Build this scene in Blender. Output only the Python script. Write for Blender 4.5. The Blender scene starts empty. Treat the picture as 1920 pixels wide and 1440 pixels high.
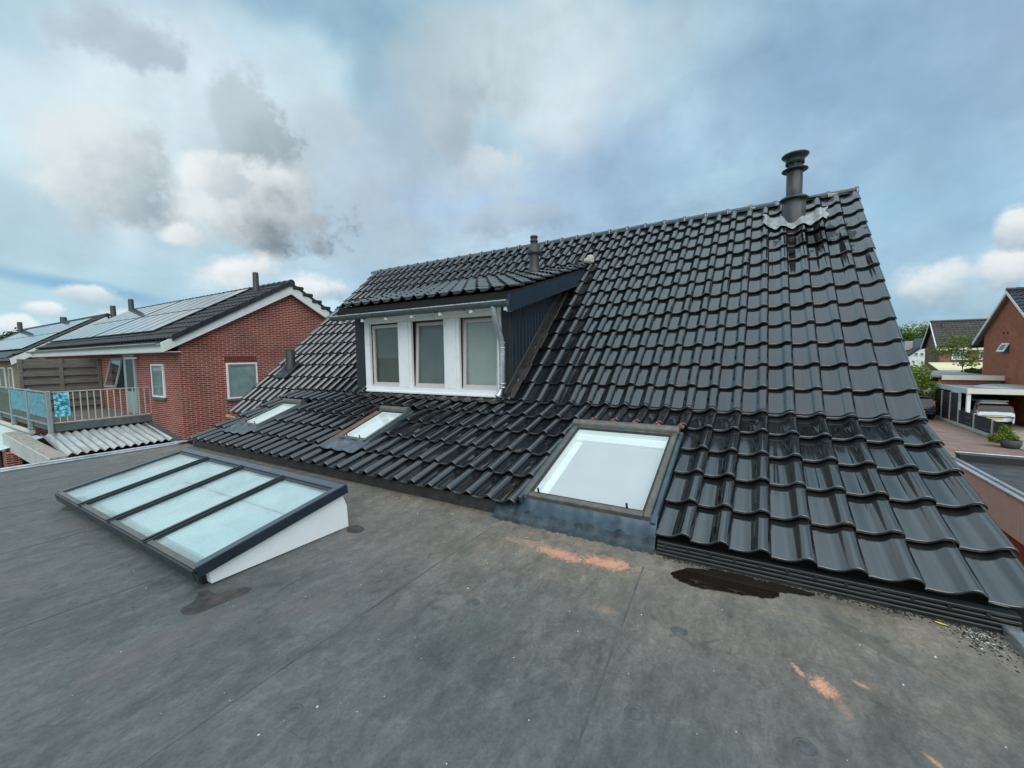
import bpy, math, random
from mathutils import Vector, Matrix
R = math.radians
rng = random.Random(7)
scene = bpy.context.scene
col = scene.collection

# ------------------------------------------------------------------ helpers
class MB:
    """collects shapes and links them as ONE mesh object"""
    def __init__(s): s.v = []; s.f = []; s.sm = []; s.mi = []; s.rn = []
    def add(s, vs, fs, smooth=False, mi=0, rnd=0.5):
        b = len(s.v); s.v += [tuple(p) for p in vs]
        for f in fs:
            s.f.append([b+i for i in f]); s.sm.append(smooth); s.mi.append(mi); s.rn.append(rnd)
    def box(s, x0, x1, y0, y1, z0, z1, mi=0, M=None):
        vs = [Vector((x, y, z)) for z in (z0, z1) for y in (y0, y1) for x in (x0, x1)]
        if M: vs = [M @ p for p in vs]
        s.add(vs, [(0,2,3,1),(4,5,7,6),(0,1,5,4),(2,6,7,3),(0,4,6,2),(1,3,7,5)], mi=mi, rnd=rng.random())
    def bbox(s, x0, x1, y0, y1, z0, z1, b=.006, mi=0, M=None):
        """box with chamfered edges"""
        b = min(b, (x1-x0)*.45, (y1-y0)*.45, (z1-z0)*.45)
        xs=(x0,x1); ys=(y0,y1); zs=(z0,z1); sg=(1,-1); V=[]; idx={}
        for i in (0,1):
            for j in (0,1):
                for k in (0,1):
                    for ax in range(3):
                        p=[xs[i],ys[j],zs[k]]; d=[sg[i]*b,sg[j]*b,sg[k]*b]
                        q=[p[a]+(d[a] if a!=ax else 0) for a in range(3)]
                        idx[(i,j,k,ax)]=len(V); V.append(Vector(q))
        F=[]
        for ax in range(3):
            o=[a for a in range(3) if a!=ax]
            for sd in (0,1):
                f=[]
                for (p,q) in ((0,0),(1,0),(1,1),(0,1)):
                    t=[0,0,0]; t[ax]=sd; t[o[0]]=p; t[o[1]]=q; f.append(idx[(*t,ax)])
                F.append(f)
        for ax in range(3):
            o=[a for a in range(3) if a!=ax]
            for p in (0,1):
                for q in (0,1):
                    t0=[0,0,0]; t0[o[0]]=p; t0[o[1]]=q; t1=list(t0); t1[ax]=1
                    F.append([idx[(*t0,o[0])],idx[(*t0,o[1])],idx[(*t1,o[1])],idx[(*t1,o[0])]])
        for i in (0,1):
            for j in (0,1):
                for k in (0,1): F.append([idx[(i,j,k,a)] for a in range(3)])
        if M: V=[M@p for p in V]
        s.add(V,F,mi=mi,rnd=rng.random())
    def quad(s, a, b, c, d, mi=0): s.add([a,b,c,d],[(0,1,2,3)],mi=mi)
    def prism(s, prof, x0, x1, mi=0, axis='x', M=None):
        """profile (a,b) polygon extruded along axis: x->(y,z), y->(x,z), z->(x,y)"""
        def P(t,a,b): return Vector((t,a,b) if axis=='x' else (a,t,b) if axis=='y' else (a,b,t))
        n=len(prof); vs=[P(x0,*p) for p in prof]+[P(x1,*p) for p in prof]
        if M: vs=[M@p for p in vs]
        s.add(vs,[tuple(range(n)),tuple(range(2*n-1,n-1,-1))]+[(i,(i+1)%n,n+(i+1)%n,n+i) for i in range(n)],mi=mi,rnd=rng.random())
    def tube(s, pts, r, n=14, cap=True, mi=0):
        pts=[Vector(p) for p in pts]; rs=r if isinstance(r,(list,tuple)) else [r]*len(pts)
        up=Vector((0,0,1)); rings=[]
        for i,p in enumerate(pts):
            d=(pts[min(i+1,len(pts)-1)]-pts[max(i-1,0)]).normalized()
            a=d.cross(up if abs(d.z)<.9 else Vector((0,1,0))).normalized(); b=d.cross(a)
            rings.append([p+(a*math.cos(2*math.pi*k/n)+b*math.sin(2*math.pi*k/n))*rs[i] for k in range(n)])
        vs=[q for rr in rings for q in rr]
        fs=[(i*n+k,i*n+(k+1)%n,(i+1)*n+(k+1)%n,(i+1)*n+k) for i in range(len(pts)-1) for k in range(n)]
        s.add(vs,fs,True,mi)
        if cap: s.add(rings[0],[tuple(range(n))],mi=mi); s.add(rings[-1],[tuple(range(n))],mi=mi)
    def lathe(s, prof, c, n=28, mi=0, M=None):
        vs=[]; fs=[]
        for r,z in prof:
            for k in range(n):
                p=Vector((c[0]+r*math.cos(2*math.pi*k/n),c[1]+r*math.sin(2*math.pi*k/n),c[2]+z))
                vs.append(M@p if M else p)
        for i in range(len(prof)-1):
            if prof[i]==prof[i+1]: continue
            for k in range(n): fs.append((i*n+k,i*n+(k+1)%n,(i+1)*n+(k+1)%n,(i+1)*n+k))
        s.add(vs,fs,True,mi)
    def build(s, name, mats, parent=None, **tags):
        me=bpy.data.meshes.new(name); off=Vector((0,0,0))
        if parent is not None:
            p=parent
            while p is not None: off+=Vector(p.location); p=p.parent
        me.from_pydata([(a-off.x,b-off.y,c-off.z) for a,b,c in s.v],[],s.f)
        if not isinstance(mats,(list,tuple)): mats=[mats]
        for m in mats: me.materials.append(m)
        me.polygons.foreach_set('use_smooth',s.sm); me.polygons.foreach_set('material_index',s.mi)
        at=me.attributes.new('rnd','FLOAT','FACE'); at.data.foreach_set('value',s.rn)
        uv=me.uv_layers.new(name='UVMap'); me.update()
        ud=[0.0]*(2*len(me.loops)); vv=s.v
        for pl in me.polygons:
            n=pl.normal; ax=max(range(3),key=lambda i:abs(n[i]))
            for li in pl.loop_indices:
                q=vv[me.loops[li].vertex_index]
                ud[2*li],ud[2*li+1]=((q[1],q[2]) if ax==0 else (q[0],q[2]) if ax==1 else (q[0],q[1]))
        uv.data.foreach_set('uv',ud)
        o=bpy.data.objects.new(name,me); col.objects.link(o)
        if parent is not None: o.parent=parent
        for k,t in tags.items(): o[k]=t
        return o

def thing(name,label,cat,loc,group=None):
    o=bpy.data.objects.new(name,None); o.empty_display_size=.1; col.objects.link(o); o.location=loc
    o['label']=label; o['category']=cat
    if group: o['group']=group
    return o
def frameM(o,x,y,z):
    m=Matrix.Identity(4)
    for i,a in enumerate((x,y,z)):
        for j in range(3): m[j][i]=a[j]
    for j in range(3): m[j][3]=o[j]
    return m

# ------------------------------------------------------------------ materials
def nt(name):
    m=bpy.data.materials.new(name); m.use_nodes=True; t=m.node_tree; t.nodes.clear()
    o=t.nodes.new('ShaderNodeOutputMaterial'); b=t.nodes.new('ShaderNodeBsdfPrincipled'); t.links.new(b.outputs[0],o.inputs[0])
    return m,t,b
def nd(t,typ,**kw):
    n=t.nodes.new(typ)
    for k,v in kw.items():
        if k in ('operation','blend_type','data_type','noise_dimensions','feature','attribute_name','interpolation_type','clamp','use_clamp','mode','wave_type','bands_direction','vector_type','sky_type','sun_disc','sun_elevation','sun_rotation','offset','squash','distance'): setattr(n,k,v)
        else: n.inputs[k].default_value=v
    return n
def L(t,a,ai,b,bi): t.links.new(a.outputs[ai],b.inputs[bi])
def ramp(t,src,si,stops,interp='LINEAR'):
    r=t.nodes.new('ShaderNodeValToRGB'); r.color_ramp.interpolation=interp
    e=r.color_ramp.elements
    while len(e)<len(stops): e.new(.5)
    for i,(p,c) in enumerate(stops):
        e[i].position=p; e[i].color=(c if len(c)==4 else (*c,1)) if isinstance(c,(tuple,list)) else (c,c,c,1)
    L(t,src,si,r,'Fac'); return r
def mixc(t,f,a,b,mode='MIX'):
    """f: (node,out) or float; a,b: (node,out) or colour"""
    m=t.nodes.new('ShaderNodeMix'); m.data_type='RGBA'; m.blend_type=mode
    for v,i in ((f,0),(a,6),(b,7)):
        if isinstance(v,tuple) and hasattr(v[0],'outputs'): t.links.new(v[0].outputs[v[1]],m.inputs[i])
        elif i==0: m.inputs[0].default_value=v
        else: m.inputs[i].default_value=(*v,1)
    return m
def coords(t,scale=(1,1,1),rot=(0,0,0),kind='Object',loc=(0,0,0)):
    tc=t.nodes.new('ShaderNodeTexCoord'); mp=t.nodes.new('ShaderNodeMapping')
    mp.inputs['Scale'].default_value=scale; mp.inputs['Rotation'].default_value=rot; mp.inputs['Location'].default_value=loc
    L(t,tc,kind,mp,0); return mp
def plain(name,c,rough=.6,metal=0,var=.15,vs=6,bump=0,bs=60,spec=.5,rvar=.1,dirt=None,dirts=2.5,scale=(1,1,1)):
    m,t,b=nt(name); mp=coords(t,scale)
    n=nd(t,'ShaderNodeTexNoise',Scale=vs,Detail=6,Roughness=.65); L(t,mp,0,n,'Vector')
    lo=tuple(x*(1-var) for x in c); hi=tuple(min(1,x*(1+var)) for x in c)
    r=ramp(t,n,'Fac',[(.3,lo),(.7,hi)]); src=(r,0)
    if dirt:
        n2=nd(t,'ShaderNodeTexNoise',Scale=dirts,Detail=8,Roughness=.7); L(t,mp,0,n2,'Vector')
        r2=ramp(t,n2,'Fac',[(.5,0.),(.72,1.)]); mx=mixc(t,(r2,0),src,dirt); src=(mx,2)
    t.links.new(src[0].outputs[src[1]],b.inputs['Base Color'])
    r3=ramp(t,n,'Fac',[(.3,max(0,rough-rvar)),(.7,min(1,rough+rvar))]); L(t,r3,0,b,'Roughness')
    b.inputs['Metallic'].default_value=metal; b.inputs['Specular IOR Level'].default_value=spec
    if bump:
        n3=nd(t,'ShaderNodeTexNoise',Scale=bs,Detail=4); L(t,mp,0,n3,'Vector')
        bp=nd(t,'ShaderNodeBump',Strength=bump,Distance=.01); L(t,n3,'Fac',bp,'Height'); L(t,bp,0,b,'Normal')
    return m

def tile_mat(name,base,rough,coat=0.,ior=1.6,wet=None):
    m,t,b=nt(name); mp=coords(t,(1,1,1))
    at=nd(t,'ShaderNodeAttribute',attribute_name='rnd')
    n=nd(t,'ShaderNodeTexNoise',Scale=2.2,Detail=7,Roughness=.7); L(t,mp,0,n,'Vector')
    ms=coords(t,(22,1.6,1.6)); s=nd(t,'ShaderNodeTexNoise',Scale=1.6,Detail=5,Roughness=.6); L(t,ms,0,s,'Vector')   # rain streaks down the slope
    c1=ramp(t,n,'Fac',[(.3,tuple(x*.75 for x in base)),(.7,tuple(x*1.35 for x in base))])
    c2=mixc(t,(at,'Fac'),(.8,.8,.82),(1.2,1.2,1.22)); c3=mixc(t,1.,(c1,0),(c2,2),'MULTIPLY')
    rs=ramp(t,s,'Fac',[(.5,0.),(.72,.8)]); c4=mixc(t,(rs,0),(c3,2),tuple(x*1.35+.003 for x in base))
    # dust film
    n5=nd(t,'ShaderNodeTexNoise',Scale=34,Detail=4,Roughness=.7); L(t,mp,0,n5,'Vector'); r5=ramp(t,n5,'Fac',[(.62,0.),(.8,.35)])
    c5=mixc(t,(r5,0),(c4,2),(.07,.068,.062)); L(t,c5,2,b,'Base Color')
    ra=nd(t,'ShaderNodeMath',operation='MULTIPLY_ADD'); L(t,at,'Fac',ra,0); ra.inputs[1].default_value=.05; ra.inputs[2].default_value=rough
    rb=nd(t,'ShaderNodeMath',operation='MULTIPLY_ADD'); L(t,rs,0,rb,0); rb.inputs[1].default_value=.04; L(t,ra,0,rb,2)
    if wet:
        q=coords(t); q.vector_type='TEXTURE'; q.inputs['Location'].default_value=(wet[0],wet[1],0); q.inputs['Scale'].default_value=(.62,.36,1e3)
        ln=nd(t,'ShaderNodeVectorMath',operation='LENGTH'); L(t,q,0,ln,0); sw=coords(t,(5,2.2,2.2)); nw=nd(t,'ShaderNodeTexNoise',Scale=1.6,Detail=5,Roughness=.6); L(t,sw,0,nw,'Vector')
        aw=nd(t,'ShaderNodeMath',operation='MULTIPLY_ADD'); L(t,nw,'Fac',aw,0); aw.inputs[1].default_value=-5.; L(t,ln,'Value',aw,2); rw=ramp(t,aw,0,[(0.,.9),(.001,.9)]); rw.color_ramp.elements[0].position=0.
        mr=nd(t,'ShaderNodeMapRange'); mr.inputs[1].default_value=-1.75; mr.inputs[2].default_value=-1.95; L(t,aw,0,mr,0)
        c6=mixc(t,(mr,0),(c5,2),(.004,.004,.004)); L(t,c6,2,b,'Base Color'); mi=nd(t,'ShaderNodeMapRange'); L(t,mr,0,mi,0); mi.inputs[3].default_value=ior; mi.inputs[4].default_value=1.3; L(t,mi,0,b,'IOR')
    L(t,rb,0,b,'Roughness'); b.inputs['IOR'].default_value=ior
    b.inputs['Coat Weight'].default_value=coat; b.inputs['Coat Roughness'].default_value=.06
    nb=nd(t,'ShaderNodeTexNoise',Scale=9,Detail=3); L(t,mp,0,nb,'Vector')
    bp=nd(t,'ShaderNodeBump',Strength=.018,Distance=.02); L(t,nb,'Fac',bp,'Height'); L(t,bp,0,b,'Normal')
    return m

def brick_mat(name,c1,c2,mortar,w=.244,h=.064,ms=.011,var=.35,rough=.85):
    m,t,b=nt(name); tc=t.nodes.new('ShaderNodeTexCoord')
    bt=nd(t,'ShaderNodeTexBrick',Scale=1.0,offset=.5); bt.inputs['Mortar Size'].default_value=ms; bt.inputs['Brick Width'].default_value=w
    bt.inputs['Row Height'].default_value=h; bt.inputs['Mortar Smooth'].default_value=.25; bt.inputs['Bias'].default_value=-.1
    bt.inputs['Color1'].default_value=(*c1,1); bt.inputs['Color2'].default_value=(*c2,1); bt.inputs['Mortar'].default_value=(*mortar,1)
    L(t,tc,'UV',bt,'Vector')
    n=nd(t,'ShaderNodeTexNoise',Scale=1.3,Detail=8,Roughness=.75); L(t,tc,'UV',n,'Vector')
    n2=nd(t,'ShaderNodeTexNoise',Scale=45,Detail=3); L(t,tc,'UV',n2,'Vector')
    r=ramp(t,n,'Fac',[(.3,1-var),(.7,1+var*.7)]); r2=ramp(t,n2,'Fac',[(.3,.8),(.7,1.2)])
    a=mixc(t,1.,(bt,'Color'),(r,0),'MULTIPLY'); a2=mixc(t,1.,(a,2),(r2,0),'MULTIPLY'); L(t,a2,2,b,'Base Color')
    b.inputs['Roughness'].default_value=rough; b.inputs['Specular IOR Level'].default_value=.25
    iv=nd(t,'ShaderNodeMath',operation='SUBTRACT'); iv.inputs[0].default_value=1; L(t,bt,'Fac',iv,1)
    bp=nd(t,'ShaderNodeBump',Strength=.6,Distance=.008); L(t,iv,0,bp,'Height'); L(t,bp,0,b,'Normal')
    return m

def glass_mat(name,tint=(.93,.97,.97),refl=1.0,haze=None,hz=.0,rough=.02):
    m=bpy.data.materials.new(name); m.use_nodes=True; t=m.node_tree; t.nodes.clear()
    o=t.nodes.new('ShaderNodeOutputMaterial'); tr=t.nodes.new('ShaderNodeBsdfTransparent'); gl=t.nodes.new('ShaderNodeBsdfGlossy')
    tr.inputs[0].default_value=(*tint,1); gl.inputs['Roughness'].default_value=rough
    lw=nd(t,'ShaderNodeLayerWeight',Blend=.5); pw=nd(t,'ShaderNodeMath',operation='POWER'); L(t,lw,'Facing',pw,0); pw.inputs[1].default_value=4.2
    k=nd(t,'ShaderNodeMath',operation='MULTIPLY_ADD'); L(t,pw,0,k,0); k.inputs[1].default_value=.9*refl; k.inputs[2].default_value=.045*refl; k.use_clamp=True
    mx=t.nodes.new('ShaderNodeMixShader'); L(t,k,0,mx,0); 
    src=tr
    if haze:
        df=t.nodes.new('ShaderNodeBsdfDiffuse'); df.inputs[0].default_value=(*haze,1); mp=coords(t,(1,1,1))
        n=nd(t,'ShaderNodeTexNoise',Scale=3,Detail=6,Roughness=.65); L(t,mp,0,n,'Vector'); r=ramp(t,n,'Fac',[(.3,hz*.5),(.7,min(1,hz*1.4))])
        m2=t.nodes.new('ShaderNodeMixShader'); L(t,r,0,m2,0); L(t,tr,0,m2,1); L(t,df,0,m2,2); src=m2
    L(t,src,0,mx,1); L(t,gl,0,mx,2); L(t,mx,0,o,0)
    return m

def membrane_mat():
    m,t,b=nt('rubber_membrane'); mp=coords(t)
    def noise(sc,det,ro,scale=(1,1,1),rot=0,dist=0):
        q=coords(t,scale,(0,0,rot)); n=nd(t,'ShaderNodeTexNoise',Scale=sc,Detail=det,Roughness=ro,Distortion=dist); L(t,q,0,n,'Vector'); return n
    n1=noise(.8,8,.65); n2=noise(5,9,.72,(1,.45,1),.5,.5); n3=noise(55,5,.7); n4=noise(1.6,9,.75,(.6,1.5,1),-.2,.4)
    n6=noise(12,6,.7,(1,.12,1),.75); n7=noise(11,6,.7,(1,.1,1),-.55)
    c=ramp(t,n1,'Fac',[(.28,(.068,.078,.075)),(.5,(.096,.102,.099)),(.72,(.116,.118,.121))])
    # brown dust gathers near the foot of the tiled roof (y -> 3.36)
    sx=nd(t,'ShaderNodeSeparateXYZ'); L(t,mp,0,sx,0)
    g=nd(t,'ShaderNodeMapRange'); g.inputs[1].default_value=1.6; g.inputs[2].default_value=3.3; L(t,sx,'Y',g,0)
    gx=nd(t,'ShaderNodeMapRange'); gx.inputs[1].default_value=-4.4; gx.inputs[2].default_value=-1.5; gx.inputs[3].default_value=.55; L(t,sx,'X',gx,0)
    gm=nd(t,'ShaderNodeMath',operation='MULTIPLY'); L(t,g,0,gm,0); L(t,gx,0,gm,1)
    r4=ramp(t,n4,'Fac',[(.3,.25),(.62,1.)]); gg=nd(t,'ShaderNodeMath',operation='MULTIPLY'); L(t,gm,0,gg,0); L(t,r4,0,gg,1)
    c=mixc(t,(gg,0),(c,0),(.22,.178,.132))
    r2=ramp(t,n2,'Fac',[(.32,.68),(.5,1.),(.70,1.36)]); c=mixc(t,1.,(c,2),(r2,0),'MULTIPLY')
    r3=ramp(t,n3,'Fac',[(.3,.82),(.7,1.2)]); c=mixc(t,1.,(c,2),(r3,0),'MULTIPLY')
    n8=noise(17,8,.75,(1,.6,1),.4,.6); r8=ramp(t,n8,'Fac',[(.34,.76),(.5,1.),(.66,1.27)]); c=mixc(t,1.,(c,2),(r8,0),'MULTIPLY')
    # greenish and mauve patches
    p=noise(2.3,6,.6,(1,1,1),.3); rp=ramp(t,p,'Fac',[(.55,0.),(.7,.35)]); c=mixc(t,(rp,0),(c,2),(.075,.105,.09))
    p2=noise(1.4,7,.7,(1,.6,1),1.1); rp2=ramp(t,p2,'Fac',[(.54,0.),(.68,.6)]); c=mixc(t,(rp2,0),(c,2),(.14,.122,.115))
    # pale scuffs, dark scratches
    r6=ramp(t,n6,'Fac',[(.62,0.),(.75,.5)]); c=mixc(t,(r6,0),(c,2),(.22,.215,.20))
    r7=ramp(t,n7,'Fac',[(.26,.6),(.36,0.)]); c=mixc(t,(r7,0),(c,2),(.06,.064,.066))
    # pale speckle
    v=nd(t,'ShaderNodeTexVoronoi',Scale=9.0); L(t,mp,0,v,'Vector'); rv=ramp(t,v,'Distance',[(.016,.7),(.03,0.)]); 
    vg=ramp(t,n2,'Fac',[(.5,0.),(.56,1.)]); vm=nd(t,'ShaderNodeMath',operation='MULTIPLY'); L(t,rv,0,vm,0); L(t,vg,0,vm,1); c=mixc(t,(vm,0),(c,2),(.5,.48,.45))
    # orange chalk / brick-dust rubs
    ns=noise(15,9,.85,(1,.8,1),.9,.6); nf=noise(95,3,.6); rf=ramp(t,nf,'Fac',[(.34,.42),(.6,1.)])
    for (x,y,rx,ry,a,st) in [(-.97,2.97,.19,.085,.1,1.0),(-1.32,2.92,.20,.075,-.05,.85),(-1.6,2.98,.22,.05,.1,.28),(.305,2.345,.045,.075,.35,1.),(.21,2.41,.014,.05,.5,.85),(.46,2.445,.03,.010,-.3,.7),(.36,2.25,.03,.08,.35,.22),(.625,2.11,.012,.03,.6,.7),(-.80,2.40,.08,.04,.2,.14)]:
        q=coords(t,(1/rx,1/ry,0),(0,0,0),'Object'); q.vector_type='TEXTURE'; q.inputs['Location'].default_value=(x,y,0); q.inputs['Rotation'].default_value=(0,0,a); q.inputs['Scale'].default_value=(rx,ry,1)
        ln=nd(t,'ShaderNodeVectorMath',operation='LENGTH'); L(t,q,0,ln,0)
        ad=nd(t,'ShaderNodeMath',operation='MULTIPLY_ADD'); L(t,ns,'Fac',ad,0); ad.inputs[1].default_value=-4.6; 
        a2=nd(t,'ShaderNodeMath',operation='ADD'); L(t,ln,'Value',ad,2); L(t,ad,0,a2,0); a2.inputs[1].default_value=2.1
        rr=ramp(t,a2,0,[(.0,st),(.45,st*.85),(.8,st*.3),(1.,0.)]); rg=nd(t,'ShaderNodeMath',operation='MULTIPLY'); L(t,rr,0,rg,0); L(t,rf,0,rg,1); c=mixc(t,(rg,0),(c,2),(.72,.34,.205))
    # damp dark tongue near the eave
    for (x,y,rx,ry,a,st) in [(.55,2.86,.34,.07,-.75,.55),(.2,3.22,.9,.05,0,.55),(-.55,2.5,.5,.03,-1.4,.12)]:
        q=coords(t); q.vector_type='TEXTURE'; q.inputs['Location'].default_value=(x,y,0); q.inputs['Rotation'].default_value=(0,0,a); q.inputs['Scale'].default_value=(rx,ry,1)
        ln=nd(t,'ShaderNodeVectorMath',operation='LENGTH'); L(t,q,0,ln,0)
        ad=nd(t,'ShaderNodeMath',operation='MULTIPLY_ADD'); L(t,n4,'Fac',ad,0); ad.inputs[1].default_value=-2.; L(t,ln,'Value',ad,2)
        a2=nd(t,'ShaderNodeMath',operation='ADD'); L(t,ad,0,a2,0); a2.inputs[1].default_value=1.
        rr=ramp(t,a2,0,[(.7,st),(.86,0.)]); c=mixc(t,(rr,0),(c,2),(.082,.078,.07))
    # thin drawn scratches
    for sc,ro in ((1.3,.3),(.9,1.9),(1.7,-.7)):
        q=coords(t,(1,1,1),(0,0,ro)); w=nd(t,'ShaderNodeTexNoise',Scale=sc,Detail=3); L(t,q,0,w,'Vector')
        ab=nd(t,'ShaderNodeMath',operation='SUBTRACT'); L(t,w,'Fac',ab,0); ab.inputs[1].default_value=.53
        a3=nd(t,'ShaderNodeMath',operation='ABSOLUTE'); L(t,ab,0,a3,0); rr=ramp(t,a3,0,[(.0015,.6),(.0045,0.)])
        gm2=ramp(t,n4,'Fac',[(.5,0.),(.58,1.)]); mm=nd(t,'ShaderNodeMath',operation='MULTIPLY'); L(t,rr,0,mm,0); L(t,gm2,0,mm,1); c=mixc(t,(mm,0),(c,2),(.055,.056,.057))
    L(t,c,2,b,'Base Color')
    rr=ramp(t,n2,'Fac',[(.3,.52),(.7,.78)]); L(t,rr,0,b,'Roughness'); b.inputs['Specular IOR Level'].default_value=.45
    h=nd(t,'ShaderNodeMath',operation='MULTIPLY_ADD'); L(t,n1,'Fac',h,0); h.inputs[1].default_value=3.; L(t,n2,'Fac',h,2)
    bp=nd(t,'ShaderNodeBump',Strength=.35,Distance=.012); L(t,h,0,bp,'Height')
    bp2=nd(t,'ShaderNodeBump',Strength=.25,Distance=.003); L(t,n3,'Fac',bp2,'Height'); L(t,bp,0,bp2,'Normal'); L(t,bp2,0,b,'Normal')
    return m

M={}
M['tile']=tile_mat('black_glazed_tile',(.011,.012,.013),.055,coat=.0,ior=2.1,wet=(.75+4.5,8.35-6))
M['tile_far']=tile_mat('dark_concrete_tile',(.022,.024,.027),.42,ior=1.45)
M['tile_brown']=tile_mat('brown_concrete_tile',(.06,.052,.045),.6,ior=1.45)
M['deck']=plain('black_underlay',(.008,.008,.009),.8)
M['membrane']=membrane_mat()
M['seam']=plain('membrane_seam',(.088,.092,.089),.6,var=.5,vs=3)
M['dimple']=plain('membrane_dimple',(.085,.09,.088),.6,var=.3,vs=30)
M['patch']=plain('rubber_patch',(.042,.038,.036),.55,var=.4,vs=14,bump=.3,bs=25,dirt=(.11,.09,.07))
M['brick']=brick_mat('red_brick',(.25,.050,.036),(.15,.030,.024),(.52,.31,.26))
M['brick_right']=brick_mat('orange_brick',(.44,.145,.082),(.35,.11,.064),(.40,.165,.11),w=.22,h=.0625,var=.25)
M['brick_far']=brick_mat('brown_brick',(.25,.125,.09),(.19,.095,.07),(.30,.19,.15),w=.22,h=.0625)
M['brick_tan']=brick_mat('tan_brick',(.26,.2,.12),(.2,.16,.1),(.26,.22,.16))
M['white']=plain('white_paint',(.86,.87,.86),.45,var=.03,vs=8,dirt=(.78,.78,.75),dirts=3)
M['cream']=plain('sun_tinted_paint',(.74,.72,.62),.5,var=.05)  # warm sunlight on the white fascias put into the colour
M['barge']=plain('pale_grey_board',(.78,.80,.77),.5,var=.05,dirt=(.68,.70,.66))
M['blue']=plain('dark_blue_board',(.012,.026,.042),.35,var=.2,vs=5)
M['bluegroove']=plain('dark_blue_cladding',(.012,.024,.040),.4,var=.25,vs=4)
M['black']=plain('black_plastic',(.012,.012,.013),.45,var=.25)
M['dark']=plain('charcoal_board',(.022,.024,.026),.5)
M['zinc']=plain('weathered_zinc',(.115,.14,.145),.45,metal=.35,var=.25,vs=9,dirt=(.08,.10,.10),dirts=6)
M['galv']=plain('galvanised_steel',(.50,.54,.55),.4,metal=.7,var=.2,vs=25,dirt=(.30,.33,.33),dirts=7)
M['alu']=plain('aluminium_trim',(.62,.65,.67),.32,metal=.85,var=.12,vs=18,dirt=(.4,.4,.4))
M['lead']=plain('grey_lead',(.085,.108,.125),.42,metal=.35,var=.35,vs=7,bump=.5,bs=9,dirt=(.20,.225,.245),dirts=5)
M['leadblue']=plain('blue_black_lead',(.062,.092,.115),.36,metal=.3,var=.25,vs=5,bump=.4,bs=7,dirt=(.10,.135,.16),dirts=4)
M['leadedge']=plain('dark_lead_edge',(.028,.042,.052),.45,metal=.2,var=.4,vs=9,bump=.5,bs=12,dirt=(.09,.125,.145),dirts=7)
M['leaddark']=plain('dark_flashing_foil',(.034,.032,.031),.6,var=.5,vs=8,bump=.6,bs=14)
M['foil']=plain('silver_flashing',(.36,.38,.38),.42,metal=.35,var=.35,vs=14,bump=.9,bs=22,dirt=(.2,.2,.19),dirts=9)
M['anth']=plain('anthracite_aluminium',(.075,.10,.125),.32,metal=.3,var=.1,vs=4)
M['anthdark']=plain('anthracite_bar',(.022,.030,.036),.35,metal=.1,var=.15)
M['anthblue']=plain('anthracite_side_board',(.016,.026,.040),.35,var=.12)
M['taupe']=plain('taupe_cladding',(.115,.114,.102),.40,metal=.25,var=.15,vs=10,dirt=(.19,.185,.17),dirts=14)
M['gasket']=plain('gasket',(.03,.032,.03),.5)
M['whiteboard']=plain('lantern_board',(.87,.88,.88),.5,var=.03,vs=40,dirt=(.80,.81,.81),dirts=5)
M['shaft']=plain('white_interior',(.86,.89,.89),.6,var=.02)
M['blind']=plain('pale_blind',(.60,.60,.635),.8,var=.04,vs=3)
M['blindwhite']=plain('white_blind',(.82,.85,.84),.8,var=.03)
M['redclay']=plain('bare_red_clay',(.30,.085,.05),.85,var=.4,vs=30)
M['mortar']=plain('mortar_lump',(.42,.38,.33),.9,var=.3,vs=20,bump=.6,bs=30)
M['timber']=plain('raw_batten',(.52,.36,.2),.7,var=.25,vs=12)
M['greywood']=plain('weathered_wood',(.165,.15,.128),.85,var=.45,vs=5,scale=(4,.6,9),bump=.4,bs=30)
M['lichen']=plain('lichen_board',(.30,.27,.22),.9,var=.35,vs=10,dirt=(.5,.48,.42),dirts=8)
M['tarp']=plain('pale_fabric',(.50,.60,.58),.75,var=.1,vs=3)
M['corr']=plain('corrugated_sheet',(.36,.39,.385),.5,metal=.25,var=.3,vs=3,scale=(.5,3,1),dirt=(.22,.22,.20),dirts=2.2)
M['railgrey']=plain('pale_grey_steel',(.30,.35,.36),.5,metal=.2,var=.12)
M['railcream']=plain('cream_steel',(.48,.48,.43),.5,var=.12)
M['slab']=plain('grey_slab_edge',(.10,.125,.13),.6,var=.25)
M['terrace']=plain('terrace_floor',(.14,.13,.12),.8,var=.35)
M['frost']=glass_mat('frosted_panel',(.6,.68,.70),.8,(.40,.48,.50),.14,.2)
M['glass']=glass_mat('window_glass',(.95,.97,.96),1.0)
M['glassdull']=glass_mat('house_glass',(.88,.92,.92),1.0)
M['lanternglass']=glass_mat('lantern_glass',(.86,.96,.96),.95,(.76,.88,.88),.22)
M['roomdark']=plain('dim_blind_dark',(.115,.125,.118),.9,var=.2,vs=2)
M['roommid']=plain('dim_blind_green',(.37,.40,.355),.9,var=.1,vs=2)
M['roomhouse']=plain('dim_curtain',(.42,.52,.50),.9,var=.3,vs=2)
M['sash']=plain('greige_sash',(.56,.52,.50),.45,var=.05)
M['greyframe']=plain('grey_frame',(.23,.265,.26),.5,var=.08)
M['doorgrey']=plain('sage_door',(.34,.42,.40),.5,var=.1)
M['pvc']=plain('cream_pipe',(.5,.5,.44),.5)
M['pipe']=plain('dark_grey_pipe',(.030,.036,.038),.36,var=.15)
M['pipegrey']=plain('grey_vent',(.034,.037,.038),.5,var=.2)
M['asphalt']=plain('asphalt',(.05,.05,.052),.9,var=.3,vs=20)
M['bitumen']=plain('bitumen_roof',(.040,.042,.045),.6,var=.55,vs=3,scale=(1,2.5,1),dirt=(.13,.13,.13),dirts=1.6)
M['gravelroof']=plain('gravel_roof',(.23,.23,.23),.9,var=.25,vs=30)
M['soil']=plain('ground_soil',(.14,.13,.10),.95,var=.35,vs=1.2)
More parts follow.
